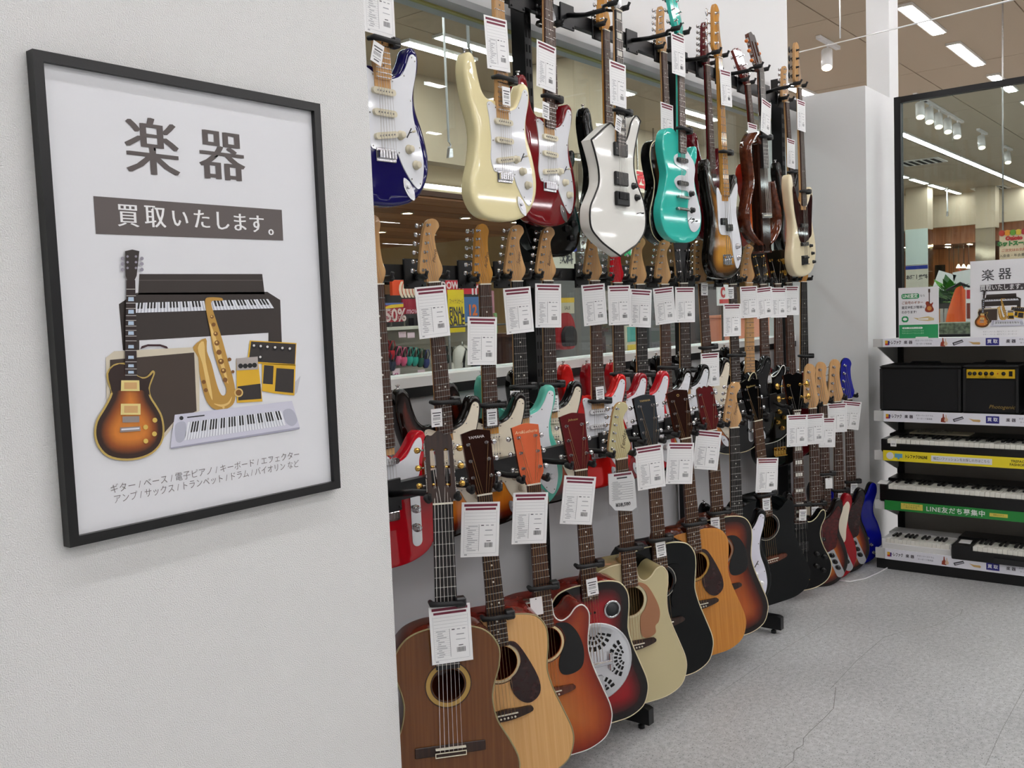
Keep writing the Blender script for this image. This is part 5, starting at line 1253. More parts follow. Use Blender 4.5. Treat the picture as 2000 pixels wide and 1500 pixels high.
# amplifiers
TOLEX = M('black_tolex', (15, 15, 16), .55, bump=.2, bscale=500); GRILLE = M('black_grille', (9, 9, 11), .8, bump=.2, bscale=900)
def amp(x0, x1, zt, label, panel, logo=None):
    z0 = LIPS[1][1] - .012; h = zt - z0; w = x1 - x0
    t = thing('guitar_amplifier', label, 'amplifier', (SX + .02, SY - x0, z0), RZ, 'amplifiers on the shelf')
    b = MB(); b.box(0, w, .004, .24, .008, h, 0, .006)
    b.build('cabinet', TOLEX, t)
    for a in ((.0, w, 0, .012), (.0, w, h - .016, h - .004), (.0, .014, .012, h - .016), (w - .014, w, .012, h - .016)):
        boxo('lip', (a[0], a[1], -.008, .012, a[2] + .006, a[3]), TOLEX, t, .002)
    gz = h - .018 if not panel else h - .075
    boxo('grille', (.014, w - .014, -.001, .006, .018, gz), GRILLE, t)
    for xx in (.02, w - .05):
        for yy in (.03, .19): boxo('rubber_foot', (xx, xx + .03, yy, yy + .03, 0, .008), BLACK_RUBBER, t)
    k = MB(); k.tube([(w*.3, .12, h - .002), (w*.33, .12, h + .012), (w*.67, .12, h + .012), (w*.7, .12, h - .002)], .006, 6); k.build('handle', BLACK_RUBBER, t)
    if panel:
        p = boxo('control_panel', (.018, w - .016, -.004, .006, h - .066, h - .022), M('amp_yellow', (224, 182, 24), .4), t)
        for i, u in enumerate((.07, .17, .29, .41, .53, .77)):
            k = MB(); k.lathe([(.0095, 0), (.0095, -.004), (.007, -.005), (.0065, -.012), (.001, -.0125)], (0, 0, 0), 'y', 10); k.build('knob', BLACK_KNOB, p, (.018 + u*(w - .034), -.004, h - .042))
        boxo('power_switch', (.018 + .88*(w-.034), .018 + .95*(w-.034), -.008, -.003, h - .055, h - .030), BLACK_KNOB, p)
        k = MB(); k.lathe([(.003, 0), (.003, -.003), (.001, -.004)], (0, 0, 0), 'y', 8); k.build('indicator', ink((200, 50, 30)), p, (.018 + .65*(w - .034), -.004, h - .042))
        text('VOLUME  GAIN  BASS  TREBLE', .006, (w*.45, -.0046, h - .061), ink((70, 50, 10)), p)
    if logo: text(logo, .026, (w*.7, -.0016, .045), M('amp_gold', (166, 140, 76), .4, metal=.5), t, shear=.3)
amp(.028, .428, 1.098, 'wide plain black guitar amplifier with dark grille on shelf', False)
amp(.437, .690, 1.102, 'black amplifier with yellow control panel and gold script logo', True, 'Photogenic')
amp(.720, .980, 1.102, 'black amplifier with yellow control panel beside the gold-logo one', True)

# keyboards: one object per key
def keyboard(label, x0, z0, n, kw, w, body, h=.07, depth=.28, kd=.13, first=0, x_first=None, group=None, rz=0.0, y0=.0, slope=0.0, black=None, rim=.02):
    t = thing('digital_piano' if n > 30 else 'keyboard', label, 'keyboard', (SX + y0, SY - x0, z0), RZ + rz, 'keyboards on the shelves')
    b = MB()
    b.box(0, w, 0, .018, 0, h - .022, 0, .004)                        # front lip
    b.box(0, w, .018, depth, 0, h - .024, 0)                          # tray
    kx0 = x_first; kx1 = x_first + n * kw
    b.box(0, kx0 - .002, .0, depth, h - .030, h, 0, .003); b.box(kx1 + .002, w, .0, depth, h - .030, h, 0, .003)
    b.box(0, w, .02 + kd, depth, h - .03, h + .012, 0, .004)          # panel behind the keys
    b.build('case', body, t)
    ivory = M('ivory_key', (236, 234, 224), .3, coat=.3); bl = M('black_key', (16, 16, 17), .3)
    k = MB(); k.box(.0006, kw - .0006, .004, .02 + kd, h - .022, h + .001, 0, .001); wm = k.mesh('white_key', False)
    k = MB(); k.box(-kw*.28, kw*.28, .02 + kd*.38, .02 + kd, h - .01, h + .011, 0, .0015); bm_ = k.mesh('black_key', False)
    for i in range(n):
        obj('white_key', wm, ivory, t, (kx0 + i * kw, 0, 0))
        if i and (i + first) % 7 not in (0, 3): obj('black_key', bm_, bl, t, (kx0 + i * kw, 0, 0))
    return t
UPP = keyboard('black digital piano on the shelf above the yellow strip', .035, LIPS[2][1] - .012, 48, .0235, 1.25, M('piano_black', (12, 12, 13), .3), .072, .33, .13, 2, .032)
LOWP = keyboard('deep black digital piano on the shelf above the green strip', .025, LIPS[3][1] - .012, 48, .0235, 1.28, MATS['piano_black'], .095, .33, .13, 5, .045)
WK = keyboard('small white keyboard at the left end of the lowest shelf', .03, LIPS[4][1] - .012, 15, .0212, .352, M('keyboard_white', (226, 226, 224), .4), .062, .25, .11, 0, .022, y0=.01)
BK = keyboard('black portable keyboard beside the small white keyboard', .385, LIPS[4][1] - .012, 26, .0228, .74, MATS['piano_black'], .075, .29, .125, 3, .10, y0=-.01)
WK['label'] = 'small white keyboard on the lowest shelf'
boxo('speaker_bar', (.20, .52, -.012, .0, .004, .03), M('amp_dark_grey', (34, 34, 36), .5), BK)
def ptag(px, py, X, w, h, label, flat=False):
    p = onX(px, py, X); k = MB()
    if flat: k.add([(-w/2, 0, 0), (w/2, 0, 0), (w/2 + .006, h, 0.0), (-w/2 + .006, h, 0.0), (-w/2, 0, .0008), (w/2, 0, .0008), (w/2 + .006, h, .0008), (-w/2 + .006, h, .0008)], [[0, 3, 2, 1], [4, 5, 6, 7], [0, 1, 5, 4], [1, 2, 6, 5], [2, 3, 7, 6], [3, 0, 4, 7]])
    else: k.box(-w/2, w/2, -.0008, 0, -h/2, h/2)
    o = k.build('price_tag', PAPER); o.location = p; o.rotation_euler = (0, 0, RZ)
    tag(o, label, 'tag', 'price tags on the keyboards')
    if not flat: q = MB(); q.quad((-w*.35, -.001, -h*.2), (w*.35, -.001, -h*.2), (w*.35, -.001, .0), (-w*.35, -.001, 0)); q.build('print', INK_GREY, o, recalc=False)
ptag(1745, 866, SX - .003, .030, .032, 'small white tag hanging on the upper digital piano')
def lay_tag(kb, x, y, z, label, w=.055, h=.05):
    k = MB(); k.box(-w/2, w/2, 0, h, 0, .0008); o = k.build('price_tag', PAPER); o.matrix_world = kb.matrix_basis @ Matrix.Translation((x, y, z)) @ Matrix.Rotation(math.radians(8), 4, 'X'); tag(o, label, 'tag', 'price tags on the keyboards')
lay_tag(BK, .052, .045, .077, 'white price tag lying on the black portable keyboard')
lay_tag(LOWP, .012, .004, .097, 'white price tag at the end of the deep black digital piano', .05, .06)
k = MB(); k.box(0, .30, 0, .12, 0, .006, 0, .001); o = k.build('sheet_stand', M('cream_board', (214, 206, 178), .5)); o.matrix_world = UPP.matrix_basis @ Matrix.Translation((.10, .16, .0845)); tag(o, 'cream board lying on top of the upper digital piano', 'board')
k = MB(); nx, ny = 12, 6; R = random.Random(3)
for j in range(ny + 1):
    for i in range(nx + 1): k.v.append((i * .013, j * .03, .004 + .018 * R.random() + (.0 if j else -.02)))
for j in range(ny):
    for i in range(nx): a = j*(nx+1) + i; k.face([a, a+1, a+nx+2, a+nx+1], 0, True)
o = k.build('plastic_bag', glass('bag_film', (246, 248, 248), .05)); o.matrix_world = UPP.matrix_basis @ Matrix.Translation((.16, .02, .094)); tag(o, 'clear crumpled plastic bag over the keys of the upper piano', 'plastic bag')

# two signs on the top shelf
def sign(px0, px1, pyt, name, label, X=5.25):
    a = onX(px0, 600, X); b = onX(px1, 600, X); top = onX((px0 + px1)/2, pyt, X).z; w = a.y - b.y; z0 = LIPS[0][1] - .012
    t = thing(name, label, 'sign', (X, a.y, z0), RZ)
    s_ = boxo('board', (0, w, 0, .006, 0, top - z0), M('sign_paper', (240, 240, 243), .4), t)
    k = MB(); k.add([(w*.3, .006, .0), (w*.7, .006, 0), (w*.7, .07, 0), (w*.3, .07, 0), (w*.3, .006, .12), (w*.7, .006, .12)], [[0, 1, 2, 3], [3, 2, 5, 4], [0, 3, 4], [1, 5, 2], [0, 4, 5, 1]]); k.build('easel', BLACK_PLASTIC, t)
    return t, s_, w, top - z0
t, s_, w, h = sign(1755, 1833, 561, 'notice_board', 'white and green notice with guitar picture standing on the top shelf')
G2 = ink((40, 150, 92))
def rr(x0, x1, z0, z1, r=.006): return spline([(x0 + r, z0, 1), (x1 - r, z0, 1), (x1, z0 + r, 1), (x1, z1 - r, 1), (x1 - r, z1, 1), (x0 + r, z1, 1), (x0, z1 - r, 1), (x0, z0 + r, 1)], 1)
boxo('green_band', (.002, w - .002, -.0006, .0, .003, h*.285), G2, s_)
k = MB(); k.prism(rr(.016, .105, h*.785, h*.885), -.0007, 0); k.build('green_badge', G2, s_)
text('LINE査定', .024, (.06, -.0011, h*.835), ink((240, 250, 240)), s_, bold=.0006, sx=.8)
text('なら', .013, (.122, -.0004, h*.835), INK_DARK, s_)
for i, (body, c) in enumerate((('ご自宅のギター', (150, 84, 60)), ('査定金額が簡単に', (90, 88, 96)), ('わかります!', (90, 88, 96)))): text(body, .0165, (.016, -.0004, h*(.705 - i*.09)), ink(c), s_, 'LEFT', bold=.0003, sx=.95 - .04*i)
k = MB(); k.prism(rr(.016, .05, h*.335, h*.45, .008), -.0007, 0); k.build('green_icon', G2, s_)
k = MB(); k.prism([(.033 + .011*math.cos(a*.52), h*.395 + .008*math.sin(a*.52)) for a in range(12)], -.0011, 0); k.build('speech_bubble', BANDW, s_)
def miniguitar(par, cx, cz, s, c0, c1):
    k = MB(); k.prism(spline([(cx + x*s, cz - v*s) for x, v, *_ in LP], 3), -.0008, 0, 0); k.box(cx - .018*s, cx + .018*s, -.0011, 0, cz + .15*s, cz + .62*s, 1); k.box(cx - .035*s, cx + .035*s, -.0011, 0, cz + .62*s, cz + .76*s, 1)
    k.prism(circle(cx, cz - .02*s, .09*s, 14), -.0011, 0, 2); k.build('guitar_print', [ink(c0), ink((70, 44, 34)), ink(c1)], par)['kind'] = 'stuff'
miniguitar(s_, w - .045, h*.60, .13, (150, 60, 36), (206, 140, 70))
k = MB(); k.prism([(.075, h*.42), (.10, h*.41), (.15, h*.44), (.178, h*.40), (.178, h*.36), (.15, h*.35), (.10, h*.37)], -.0007, 0); k.prism([(.10, h*.40), (.15, h*.405), (.15, h*.375), (.10, h*.38)], -.0011, 0, 1); k.build('trumpet_print', [ink((214, 192, 140)), BANDW], s_)['kind'] = 'stuff'
k = MB(); k.prism(rr(.018, .122, h*.205, h*.24, .004), -.0011, 0); k.prism(rr(.085, .15, h*.02, h*.05, .003), -.0011, 0); k.build('white_bars', BANDW, s_)['kind'] = 'stuff'
text('査定・買取申込み受付', .009, (.07, -.0015, h*.222), G2, s_)
for i in range(2): text('写真を送るだけでかんたん査定', .008, (.016, -.001, h*(.165 - i*.045)), ink((170, 220, 180)), s_, 'LEFT')
t, s_, w, h = sign(1895, 2018, 507, 'instrument_sign', 'unframed copy of the instrument poster standing on the top shelf')
text('楽', .062, (w*.29, -.0006, h*.80), INK_DARK, s_, bold=.0004); text('器', .062, (w*.56, -.0006, h*.81), INK_DARK, s_, bold=.0004)
boxo('printed_band', (w*.165, w*.90, -.0006, 0, h*.605, h*.69), ink((70, 64, 66)), s_)
text('買取いたします。', .031, (w*.53, -.001, h*.647), BANDW, s_, bold=.0003, sx=.85)
SCALE[0] = .36
def c3b(x, y):
    u, v = c3(x, y)
    return ((u - .02) * w / (PW - .04), (v - .02) * h / (PH - .04))
instruments(s_, c3b, 0.0)
for i in range(2): text('ギター / ベース / 電子ピアノ / キーボード', .0085, (w*.48, -.0006, h*(.085 - i*.035)), INK_GREY, s_)
# white cable on the floor
P = [onZ(x, y, .004) for x, y in ((1632, 1133), (1660, 1136), (1690, 1130), (1715, 1119), (1735, 1108))] + [onZ(1748, 1103, .004)]
k = MB(); k.tube(P, .0035, 6); o = k.build('power_cable', WHITE_PLASTIC); tag(o, 'thin white power cable on the floor at the shelf corner', 'cable')

# ------------------------------------------------------------------ the mall beyond the glass
BEIGE = M('mall_beige', (186, 170, 146), .8); WARMW = M('mall_warm_white', (206, 194, 176), .7)
struct(boxo('wall_far', (2.0, 34.0, 14.6, 14.8, 0, 4.2), M('far_wall_cream', (226, 190, 140), .8)))
struct(boxo('wall_right', (33.6, 33.8, -9, 14.6, 0, 4.2), M('far_wall_brown', (150, 104, 70), .8)))
BULK = struct(boxo('wall_bulkhead', (2.5, 30.0, 7.5, 7.7, 3.24, 4.2), BEIGE))
struct(boxo('wall_bulkhead_inner', (2.5, 30.0, 8.3, 8.5, 2.86, 4.2), WARMW))
# timber soffit over the shop
SOF = struct(boxo('ceiling_timber', (4.0, 13.0, 7.5, 14.5, 2.84, 2.90), M('soffit_dark', (70, 44, 30), .7)))
k = MB(); k.box(0, 8.9, .01, .44, 2.815, 2.839); pm = k.mesh('plank', False)
WD = [wood('soffit_timber_%d' % i, a, b, .5, .1, (1.2, 20, 20)) for i, (a, b) in enumerate((((166, 112, 76), (192, 138, 98)), ((148, 96, 64), (176, 122, 84)), ((130, 82, 54), (160, 108, 74))))]
for i in range(15): obj('plank', pm, WD[i % 3], SOF, (4.05, 7.52 + i * .455, 0))
def downlight(x, y, z, r, nm='downlight', label='small round downlight set in the timber soffit', grp='downlights in the timber soffit', e=110):
    t = thing(nm, label, 'downlight', (x, y, z), 0, grp)
    k = MB(); k.lathe([(r*1.25, 0), (r*1.25, -.012), (r, -.014), (r, -.004)], (0, 0, 0), 'z', 12); k.build('rim', LAMP_BODY, t)
    k = MB(); k.lathe([(r*.98, -.003), (r*.98, -.006), (.001, -.007)], (0, 0, 0), 'z', 12); k.build('lens', M('downlight_glow', (255, 226, 180), .5, emit=e), t)
for i in range(5):
    for j in range(3): downlight(6.6 + i * 1.15 + j * .4, 8.7 + j * 2.1, 2.815, .07)
# cove lights under the bulkhead
for i, (x, y, z) in enumerate(((5.2, 8.22, 3.1), (7.9, 8.22, 3.1), (10.6, 8.22, 3.1), (13.3, 8.22, 3.1), (6.1, 8.22, 2.93), (8.8, 8.22, 2.93), (11.5, 8.22, 2.93))):
    t = thing('cove_light', 'slim strip light on the wall under the beige bulkhead', 'strip light', (x, y, z), 0, 'strip lights under the bulkhead')
    boxo('tube', (0, 2.2, -.02, .02, -.02, .02), M('cove_glow', (255, 246, 230), .5, emit=7), t); boxo('backing', (0, 2.2, .021, .075, -.03, .03), LAMP_BODY, t)

def sheetY(name, label, cat, px0, py0, px1, py1, Y, mat, th=.02, group=None):
    """an upright board facing the guitar wall: picture corners at depth Y"""
    a = onY(px0, py0, Y); b = onY(px1, py1, Y)
    t = thing(name, label, cat, (a.x, Y, min(a.z, b.z)), 0, group); w = b.x - a.x; h = abs(a.z - b.z)
    boxo('board', (0, w, 0, th, 0, h), mat, t)
    return t, w, h
SY_ = 6.6
# shoe display
a, b = onY(735, 660, SY_), onY(935, 760, SY_)
zt = onY(800, 643, SY_).z
RK = thing('shoe_rack', 'beige slatted wall rack of hanging clogs across the mall aisle', 'shoe rack', (a.x, SY_, 0))
w = b.x - a.x
boxo('frame', (0, w, .10, .14, 0, zt), M('rack_beige', (178, 170, 156), .7), RK)
for i in range(6): boxo('slat', (0, w, .085, .10, zt - .16 - i*.2, zt - .01 - i*.2), M('rack_slat', (190, 182, 168), .6), RK)
boxo('top_shelf', (0, w, -.1, .12, zt, zt + .03), M('rack_top', (206, 200, 186), .6), RK)
def clog_mesh():
    k = MB(); out = spline([(0, 0), (.038, .02), (.046, .08), (.034, .14), (.04, .20), (.03, .245), (0, .262), (-.03, .245), (-.04, .20), (-.034, .14), (-.046, .08), (-.038, .02)], 3)
    k.prism(out, 0, .022, 0); inn = [p for p in out if p[1] < .13]
    rows = 6
    o = len(k.v); n = 9
    for j in range(rows):
        z = .005 + .125 * j / (rows - 1); hw = .012 + .035 * math.sin(math.pi * min(1, (z + .02) / .2)); ht = .02 + .045 * math.sin(math.pi * .5 * min(1, z / .1))
        for i in range(n): a = math.pi * i / (n - 1); k.v.append((-hw * math.cos(a), -ht * math.sin(a), z))
    for j in range(rows - 1):
        for i in range(n - 1): q = o + j*n + i; k.face([q, q+1, q+n+1, q+n], 1, True)
    k.face([o + i for i in range(n)], 1)
    s = MB()
    s.tube([(-.04, -.01, .13), (-.046, -.04, .19), (-.02, -.05, .255), (.02, -.05, .255), (.046, -.04, .19), (.04, -.01, .13)], .006, 5)
    return k.mesh('shell'), s.mesh('strap')
CM = clog_mesh()
CLOGS = [((226, 92, 132), 'pink', 776, 690), ((226, 92, 132), 'pink', 787, 692), ((36, 168, 150), 'teal', 798, 691), ((36, 168, 150), 'teal', 809, 692), ((26, 92, 78), 'dark green', 820, 694), ((30, 50, 120), 'navy', 831, 696), ((196, 26, 40), 'red', 752, 678), ((196, 26, 40), 'red', 763, 679), ((34, 38, 66), 'dark navy', 755, 700), ((34, 38, 66), 'dark navy', 765, 701),
         ((24, 60, 56), 'dark teal', 872, 688), ((24, 60, 56), 'dark teal', 882, 690), ((28, 40, 34), 'black green', 893, 692), ((28, 40, 34), 'black green', 904, 694), ((190, 40, 120), 'magenta', 770, 742), ((190, 40, 120), 'magenta', 788, 744), ((26, 26, 28), 'black', 752, 740), ((26, 26, 28), 'black', 805, 745), ((30, 36, 48), 'charcoal', 875, 738), ((30, 36, 48), 'charcoal', 890, 738)]
for i, (c, nm, px, py) in enumerate(CLOGS):
    p = onY(px, py, SY_ - .06)
    t = thing('clog', nm + ' rubber clog hanging on the shoe rack', 'clog', (p.x, p.y, p.z - .12), 0, 'clogs on the shoe rack'); m = M('rubber_' + nm.replace(' ', '_'), c, .5)
    t.scale = (.72, .72, .72); obj('shell', CM[0], [M('clog_lining', (34, 26, 26), .7), m], t); obj('strap', CM[1], m, t)
for px, py in ((786, 654), (803, 655), (774, 726), (823, 728), (876, 706)):
    p = onY(px, py, SY_ - .075); k = MB(); k.box(-.05, .05, 0, .002, -.025, .03); o = k.build('shelf_ticket', M('pink_ticket', (236, 206, 214), .5)); o.location = p; tag(o, 'small pale pink price ticket on the shoe rack', 'ticket', 'tickets on the shoe rack')
# signs above the shoes
t, w, h = sheetY('sale_sign', 'red and yellow fifty percent off sign above the red clogs', 'sign', 743, 592, 789, 628, SY_ - .1, ink((178, 52, 66)))
boxo('blue_strip', (0, w, -.003, 0, h*.88, h), ink((96, 110, 168)), t); k = MB(); k.prism([(0, h*.68), (w, h*.78), (w, h*.94), (w*.45, h*.9), (0, h*.72)], -.004, 0); k.build('yellow_flash', ink((240, 196, 50)), t)
text('50%', .17, (w*.62, -.006, h*.32), ink((236, 206, 200)), t, bold=.004); text('OFF', .05, (w*.86, -.006, h*.2), ink((236, 206, 200)), t); text('PRICE\nDOWN', .06, (w*.2, -.006, h*.38), ink((226, 180, 180)), t)
boxo('post', (w*.48, w*.52, .02, .04, -.08, 0), NICKEL, t)
t, w, h = sheetY('hanging_sign', 'orange red shop sign above the shoe display', 'sign', 765, 530, 830, 576, SY_ + .5, ink((236, 84, 44)), .04)
for x_ in (.1, .9): boxo('bracket', (w*x_ - .01, w*x_ + .01, .04, .4, h*.8, h*.85), NICKEL, t)
text('((((((', .16, (w*.5, -.006, h*.28), ink((250, 226, 200)), t, bold=.012)
t, w, h = sheetY('sale_banner', 'yellow banner reading FINAL SALE in black letters', 'banner', 874, 566, 909, 648, SY_ - .15, ink((248, 216, 42)), .006)
FITS.append((text('FINAL', .125, (w*.5, -.003, h*.48), INK_DARK, t, bold=.004), w*.9)); FITS.append((text('SALE', .15, (w*.5, -.003, h*.25), INK_DARK, t, bold=.005), w*.9)); FITS.append((text('ファイナルセール', .062, (w*.5, -.003, h*.72), INK_DARK, t), w*.85))
t, w, h = sheetY('price_down_banner', 'red PRICE DOWN banner behind the yellow one', 'banner', 870, 532, 937, 574, SY_ + .1, ink((206, 44, 62)), .01)
text('PRICE\nDOWN', .105, (w*.18, -.004, h*.62), ink((246, 220, 222)), t, bold=.004); text('m', .2, (w*.88, -.004, h*.25), ink((246, 226, 226)), t, bold=.006)
t, w, h = sheetY('jeans_poster', 'blue poster with orange letters beside the yellow banner', 'poster', 906, 580, 938, 628, SY_ + .1, ink((78, 116, 168)), .01)
text('12', .16, (w*.5, -.004, h*.45), ink((230, 120, 60)), t, bold=.006)
t, w, h = sheetY('brand_board', 'dark red board behind the fifty percent sign', 'board', 786, 584, 833, 612, SY_ + .3, ink((150, 24, 50)), .02)
for x_ in (.1, .9): boxo('post', (w*x_ - .01, w*x_ + .01, .02, .04, -t.location.z, 0), NICKEL, t)
text('moviolo', .09, (w*.55, -.004, h*.2), ink((226, 190, 206)), t, shear=.2)
t, w, h = sheetY('dark_shelf', 'dark grey shop wall with boxes above the shoes', 'wall unit', 735, 530, 960, 650, SY_ + .9, M('shop_dark', (58, 54, 54), .7), .05)
boxo('carcass', (0, w, 0, .4, -t.location.z, 0), M('shop_dark', (58, 54, 54), .7), t)
for i, (x0, x1, z0, z1, c) in enumerate(((.02, .08, .66, .8, (112, 78, 48)), (.01, .1, .84, .94, (120, 116, 122)), (.24, .31, .05, .3, (38, 30, 40)), (.33, .42, .0, .32, (30, 26, 34)), (.2, .24, .7, 1.0, (24, 96, 160)), (.44, .47, .75, 1.0, (30, 140, 150)), (.86, .93, .2, .6, (170, 190, 206)), (.94, .99, .1, .7, (190, 130, 140)), (.86, .92, .7, .98, (226, 196, 120)))):
    boxo('product_box', (w*x0, w*x1, -.08, 0, h*z0, h*z1), ink(c), t)
for i, (x, c) in enumerate(((.78, (206, 90, 96)), (.81, (226, 196, 90)), (.84, (120, 160, 200)), (.95, (226, 120, 150)), (.975, (140, 180, 120)))):
    boxo('product_box', (w*x, w*(x+.025), -.1, -.02, h*.0, h*(.28 + .05*(i % 3))), ink(c), t)
# clothes on a rail: a white jumper and a navy sweatshirt with a round badge
def garment(name, label, px0, px1, py0, py1, Y, mat):
    a = onY(px0, py0, Y); b = onY(px1, py1, Y); w = b.x - a.x; h = a.z - b.z + .25
    t = thing(name, label, 'clothing', ((a.x + b.x)/2, Y, a.z - h), 0)
    k = MB(); half = [(.0, 0), (.30, 0), (.32, .55), (.36, .62), (.40, .1), (.5, .12), (.48, .62), (.42, .88), (.2, .98), (.1, 1.0), (.05, .95), (0, .94)]
    lp = [(x*w, z*h) for x, z in half] + [(-x*w, z*h) for x, z in half[::-1] if x > 0][0:]
    n = len(lp); lp2 = spline(lp, 2); cen = inset(lp2 if area(lp2) > 0 else lp2[::-1], .03)
    lp2 = lp2 if area(lp2) > 0 else lp2[::-1]; m = len(lp2)
    k.v = [(x, .07, z) for x, z in lp2] + [(x, .0, z) for x, z in cen] + [(x, .14, z) for x, z in cen]
    for i in range(m): j = (i+1) % m; k.face([i, j, m+j, m+i], 0, True); k.face([j, i, 2*m+i, 2*m+j], 0, True)
    k.face(list(range(m, 2*m))); k.face(list(range(2*m, 3*m))[::-1])
    k.build('cloth', mat, t)
    k = MB(); k.tube([(-.18*w, .07, .9*h), (0, .07, 1.0*h), (0, .07, 1.06*h)], .006, 6); k.tube([(.18*w, .07, .9*h), (0, .07, 1.0*h)], .006, 6); k.build('coat_hanger', NICKEL, t)
    return t, w, h
a, b = onY(885, 665, SY_ - .4), onY(1012, 665, SY_ - .4)
RAILG = M('rail_grey', (96, 94, 92), .5)
GR = thing('garment_rail', 'grey garment rail holding the jumper and sweatshirt', 'garment rail', (a.x, SY_ - .35, 0))
for x_ in (0, b.x - a.x):
    k = MB(); k.tube([(x_, 0, 0), (x_, 0, 1.36)], .012, 8); k.build('post', RAILG, GR); boxo('foot', (x_ - .03, x_ + .03, -.25, .25, 0, .03), RAILG, GR)
k = MB(); k.tube([(0, 0, 1.345), (b.x - a.x, 0, 1.345)], .010, 8); k.build('bar', RAILG, GR)
garment('jumper', 'white jumper on a hanger beside the navy sweatshirt', 898, 930, 674, 725, SY_ - .3, M('white_knit', (226, 220, 208), .9))
t, w, h = garment('sweatshirt', 'navy sweatshirt with a round blue and red badge', 938, 1004, 668, 722, SY_ - .5, M('navy_fleece', (30, 32, 46), .9))
k = MB(); k.prism(circle(0, 0, .09, 20), -.012, 0, 0); k.prism(circle(0, 0, .075, 20), -.016, 0, 1); k.prism([(-.08, -.02), (.07, .03), (.085, .045), (-.07, .0)], -.02, 0, 2)
k.build('badge', [ink((226, 226, 230)), ink((60, 90, 170)), ink((206, 50, 60))], t, (-.06*w, 0.0, h*.66))['kind'] = 'stuff'
# columns faced in mirror steel
MIRROR = M('mirror_steel', (200, 196, 188), .08, metal=1.0); PALEGL = M('pale_green_glass', (206, 220, 212), .2, coat=.5)
def column(x, y, w, label, sign_=None, zs=1.75):
    t = thing('mall_column', label, 'column', (x, y, 0), 0, 'mirror-clad mall columns')
    boxo('core', (.02, w - .02, .02, w - .02, 0, 4.2), BEIGE, t)
    for i in range(4):
        z = i * 1.05
        for b in ((.0, w, .0, .018), (.0, w, w - .018, w), (.0, .018, .02, w - .02), (w - .018, w, .02, w - .02)): boxo('mirror_panel', (*b, z + .006, z + 1.044), MIRROR if (i != 3) else BEIGE, t)
    if sign_:
        s = boxo('sign_panel', (-.012, w + .012, -.03, -.003, zs - .42, zs + .06), M('sign_cream', (214, 210, 192), .5), t)
        boxo('blue_band', (-.012, w + .012, -.034, -.03, zs - .02, zs + .06), ink((36, 52, 140)), s); text(sign_, w * .3, (w*.5, -.0345, zs - .2), INK_DARK, s, bold=.003)
        boxo('glass_panel', (-.012, w + .012, -.03, -.003, zs + .07, zs + .62), PALEGL, t)
p = onZ(1121, 106, 4.2); q_x = onY(1180, 200, p.y).x; column(p.x, p.y, q_x - p.x, 'mirror-clad column standing behind the white angular guitar')
t, w, h = sheetY('direction_sign', 'cream sign board with a blue band and pale glass top', 'sign', 1058, 428, 1127, 600, 5.4, M('sign_cream', (214, 210, 192), .5), .05)
boxo('glass_panel', (0, w, -.02, -.001, h*.72, h), PALEGL, t); boxo('blue_band', (0, w, -.02, -.001, h*.655, h*.715), ink((36, 52, 140)), t); text('飲料', w*.24, (w*.68, -.004, h*.57), INK_DARK, t, bold=.003)
boxo('lower_panel', (0, w, -.02, -.001, 0, h*.42), PALEGL, t); boxo('post', (w*.3, w*.7, .01, .06, -t.location.z, 0), NICKEL, t)
# counters, cabinets and notices seen between the necks
def blockY(name, label, cat, px0, py0, px1, py1, Y, mat, depth=.5, front=None):
    a = onY(px0, py0, Y); b = onY(px1, py1, Y); t = thing(name, label, cat, (a.x, Y, 0)); w = b.x - a.x
    boxo('carcass', (0, w, 0, depth, 0, a.z), mat, t)
    if front:
        n = max(2, int(w / .6))
        for i in range(n): boxo('door', (w*i/n + .01, w*(i+1)/n - .01, -.018, -.001, .08, a.z - .04), front, t)
    boxo('top', (-.02, w + .02, -.03, depth + .01, a.z, a.z + .03), front or mat, t)
    return t
blockY('brown_counter', 'dark brown counter beyond the window sill', 'counter', 1052, 657, 1182, 700, 4.6, M('counter_brown', (60, 36, 34), .4), .6, M('counter_front', (74, 44, 40), .4))
blockY('grey_cabinet', 'tall dark grey cabinet behind the guitar necks', 'cabinet', 1262, 560, 1420, 690, 5.6, M('cabinet_grey', (74, 74, 76), .4), .6, M('cabinet_front', (92, 92, 94), .35))
blockY('orange_kiosk', 'salmon orange kiosk panel behind the maple neck guitar', 'kiosk', 1420, 620, 1508, 680, 5.2, M('kiosk_orange', (232, 144, 112), .5), .3, M('kiosk_front', (238, 156, 124), .5))
t, w, h = sheetY('exit_sign', 'green emergency exit sign behind the guitar necks', 'sign', 1226, 476, 1240, 500, 5.8, M('exit_green', (40, 150, 90), .4, emit=.6), .05); k = MB(); k.prism([(w*.35, h*.2), (w*.5, h*.5), (w*.4, h*.75), (w*.55, h*.8), (w*.65, h*.5), (w*.6, h*.2)], -.004, 0); k.build('running_figure', BANDW, t)
boxo('hanger_rod', (w*.45, w*.55, .02, .04, h, 4.2 - t.location.z), NICKEL, t)
t, w, h = sheetY('red_notice', 'white notice with a red letter behind the necks', 'notice', 1402, 556, 1428, 596, 5.0, PAPER, .02); text('C', .16, (w*.35, -.004, h*.6), ink((206, 40, 48)), t, bold=.01); boxo('red_bar', (w*.1, w*.9, -.004, 0, h*.1, h*.3), ink((214, 60, 60)), t)
boxo('stand', (w*.45, w*.55, .02, .04, -t.location.z, 0), NICKEL, t)
t, w, h = sheetY('leaflet_stand', 'teal and yellow leaflets in a stand behind the necks', 'leaflet stand', 1222, 636, 1246, 692, 4.4, M('leaflet_cream', (222, 214, 190), .5), .03)
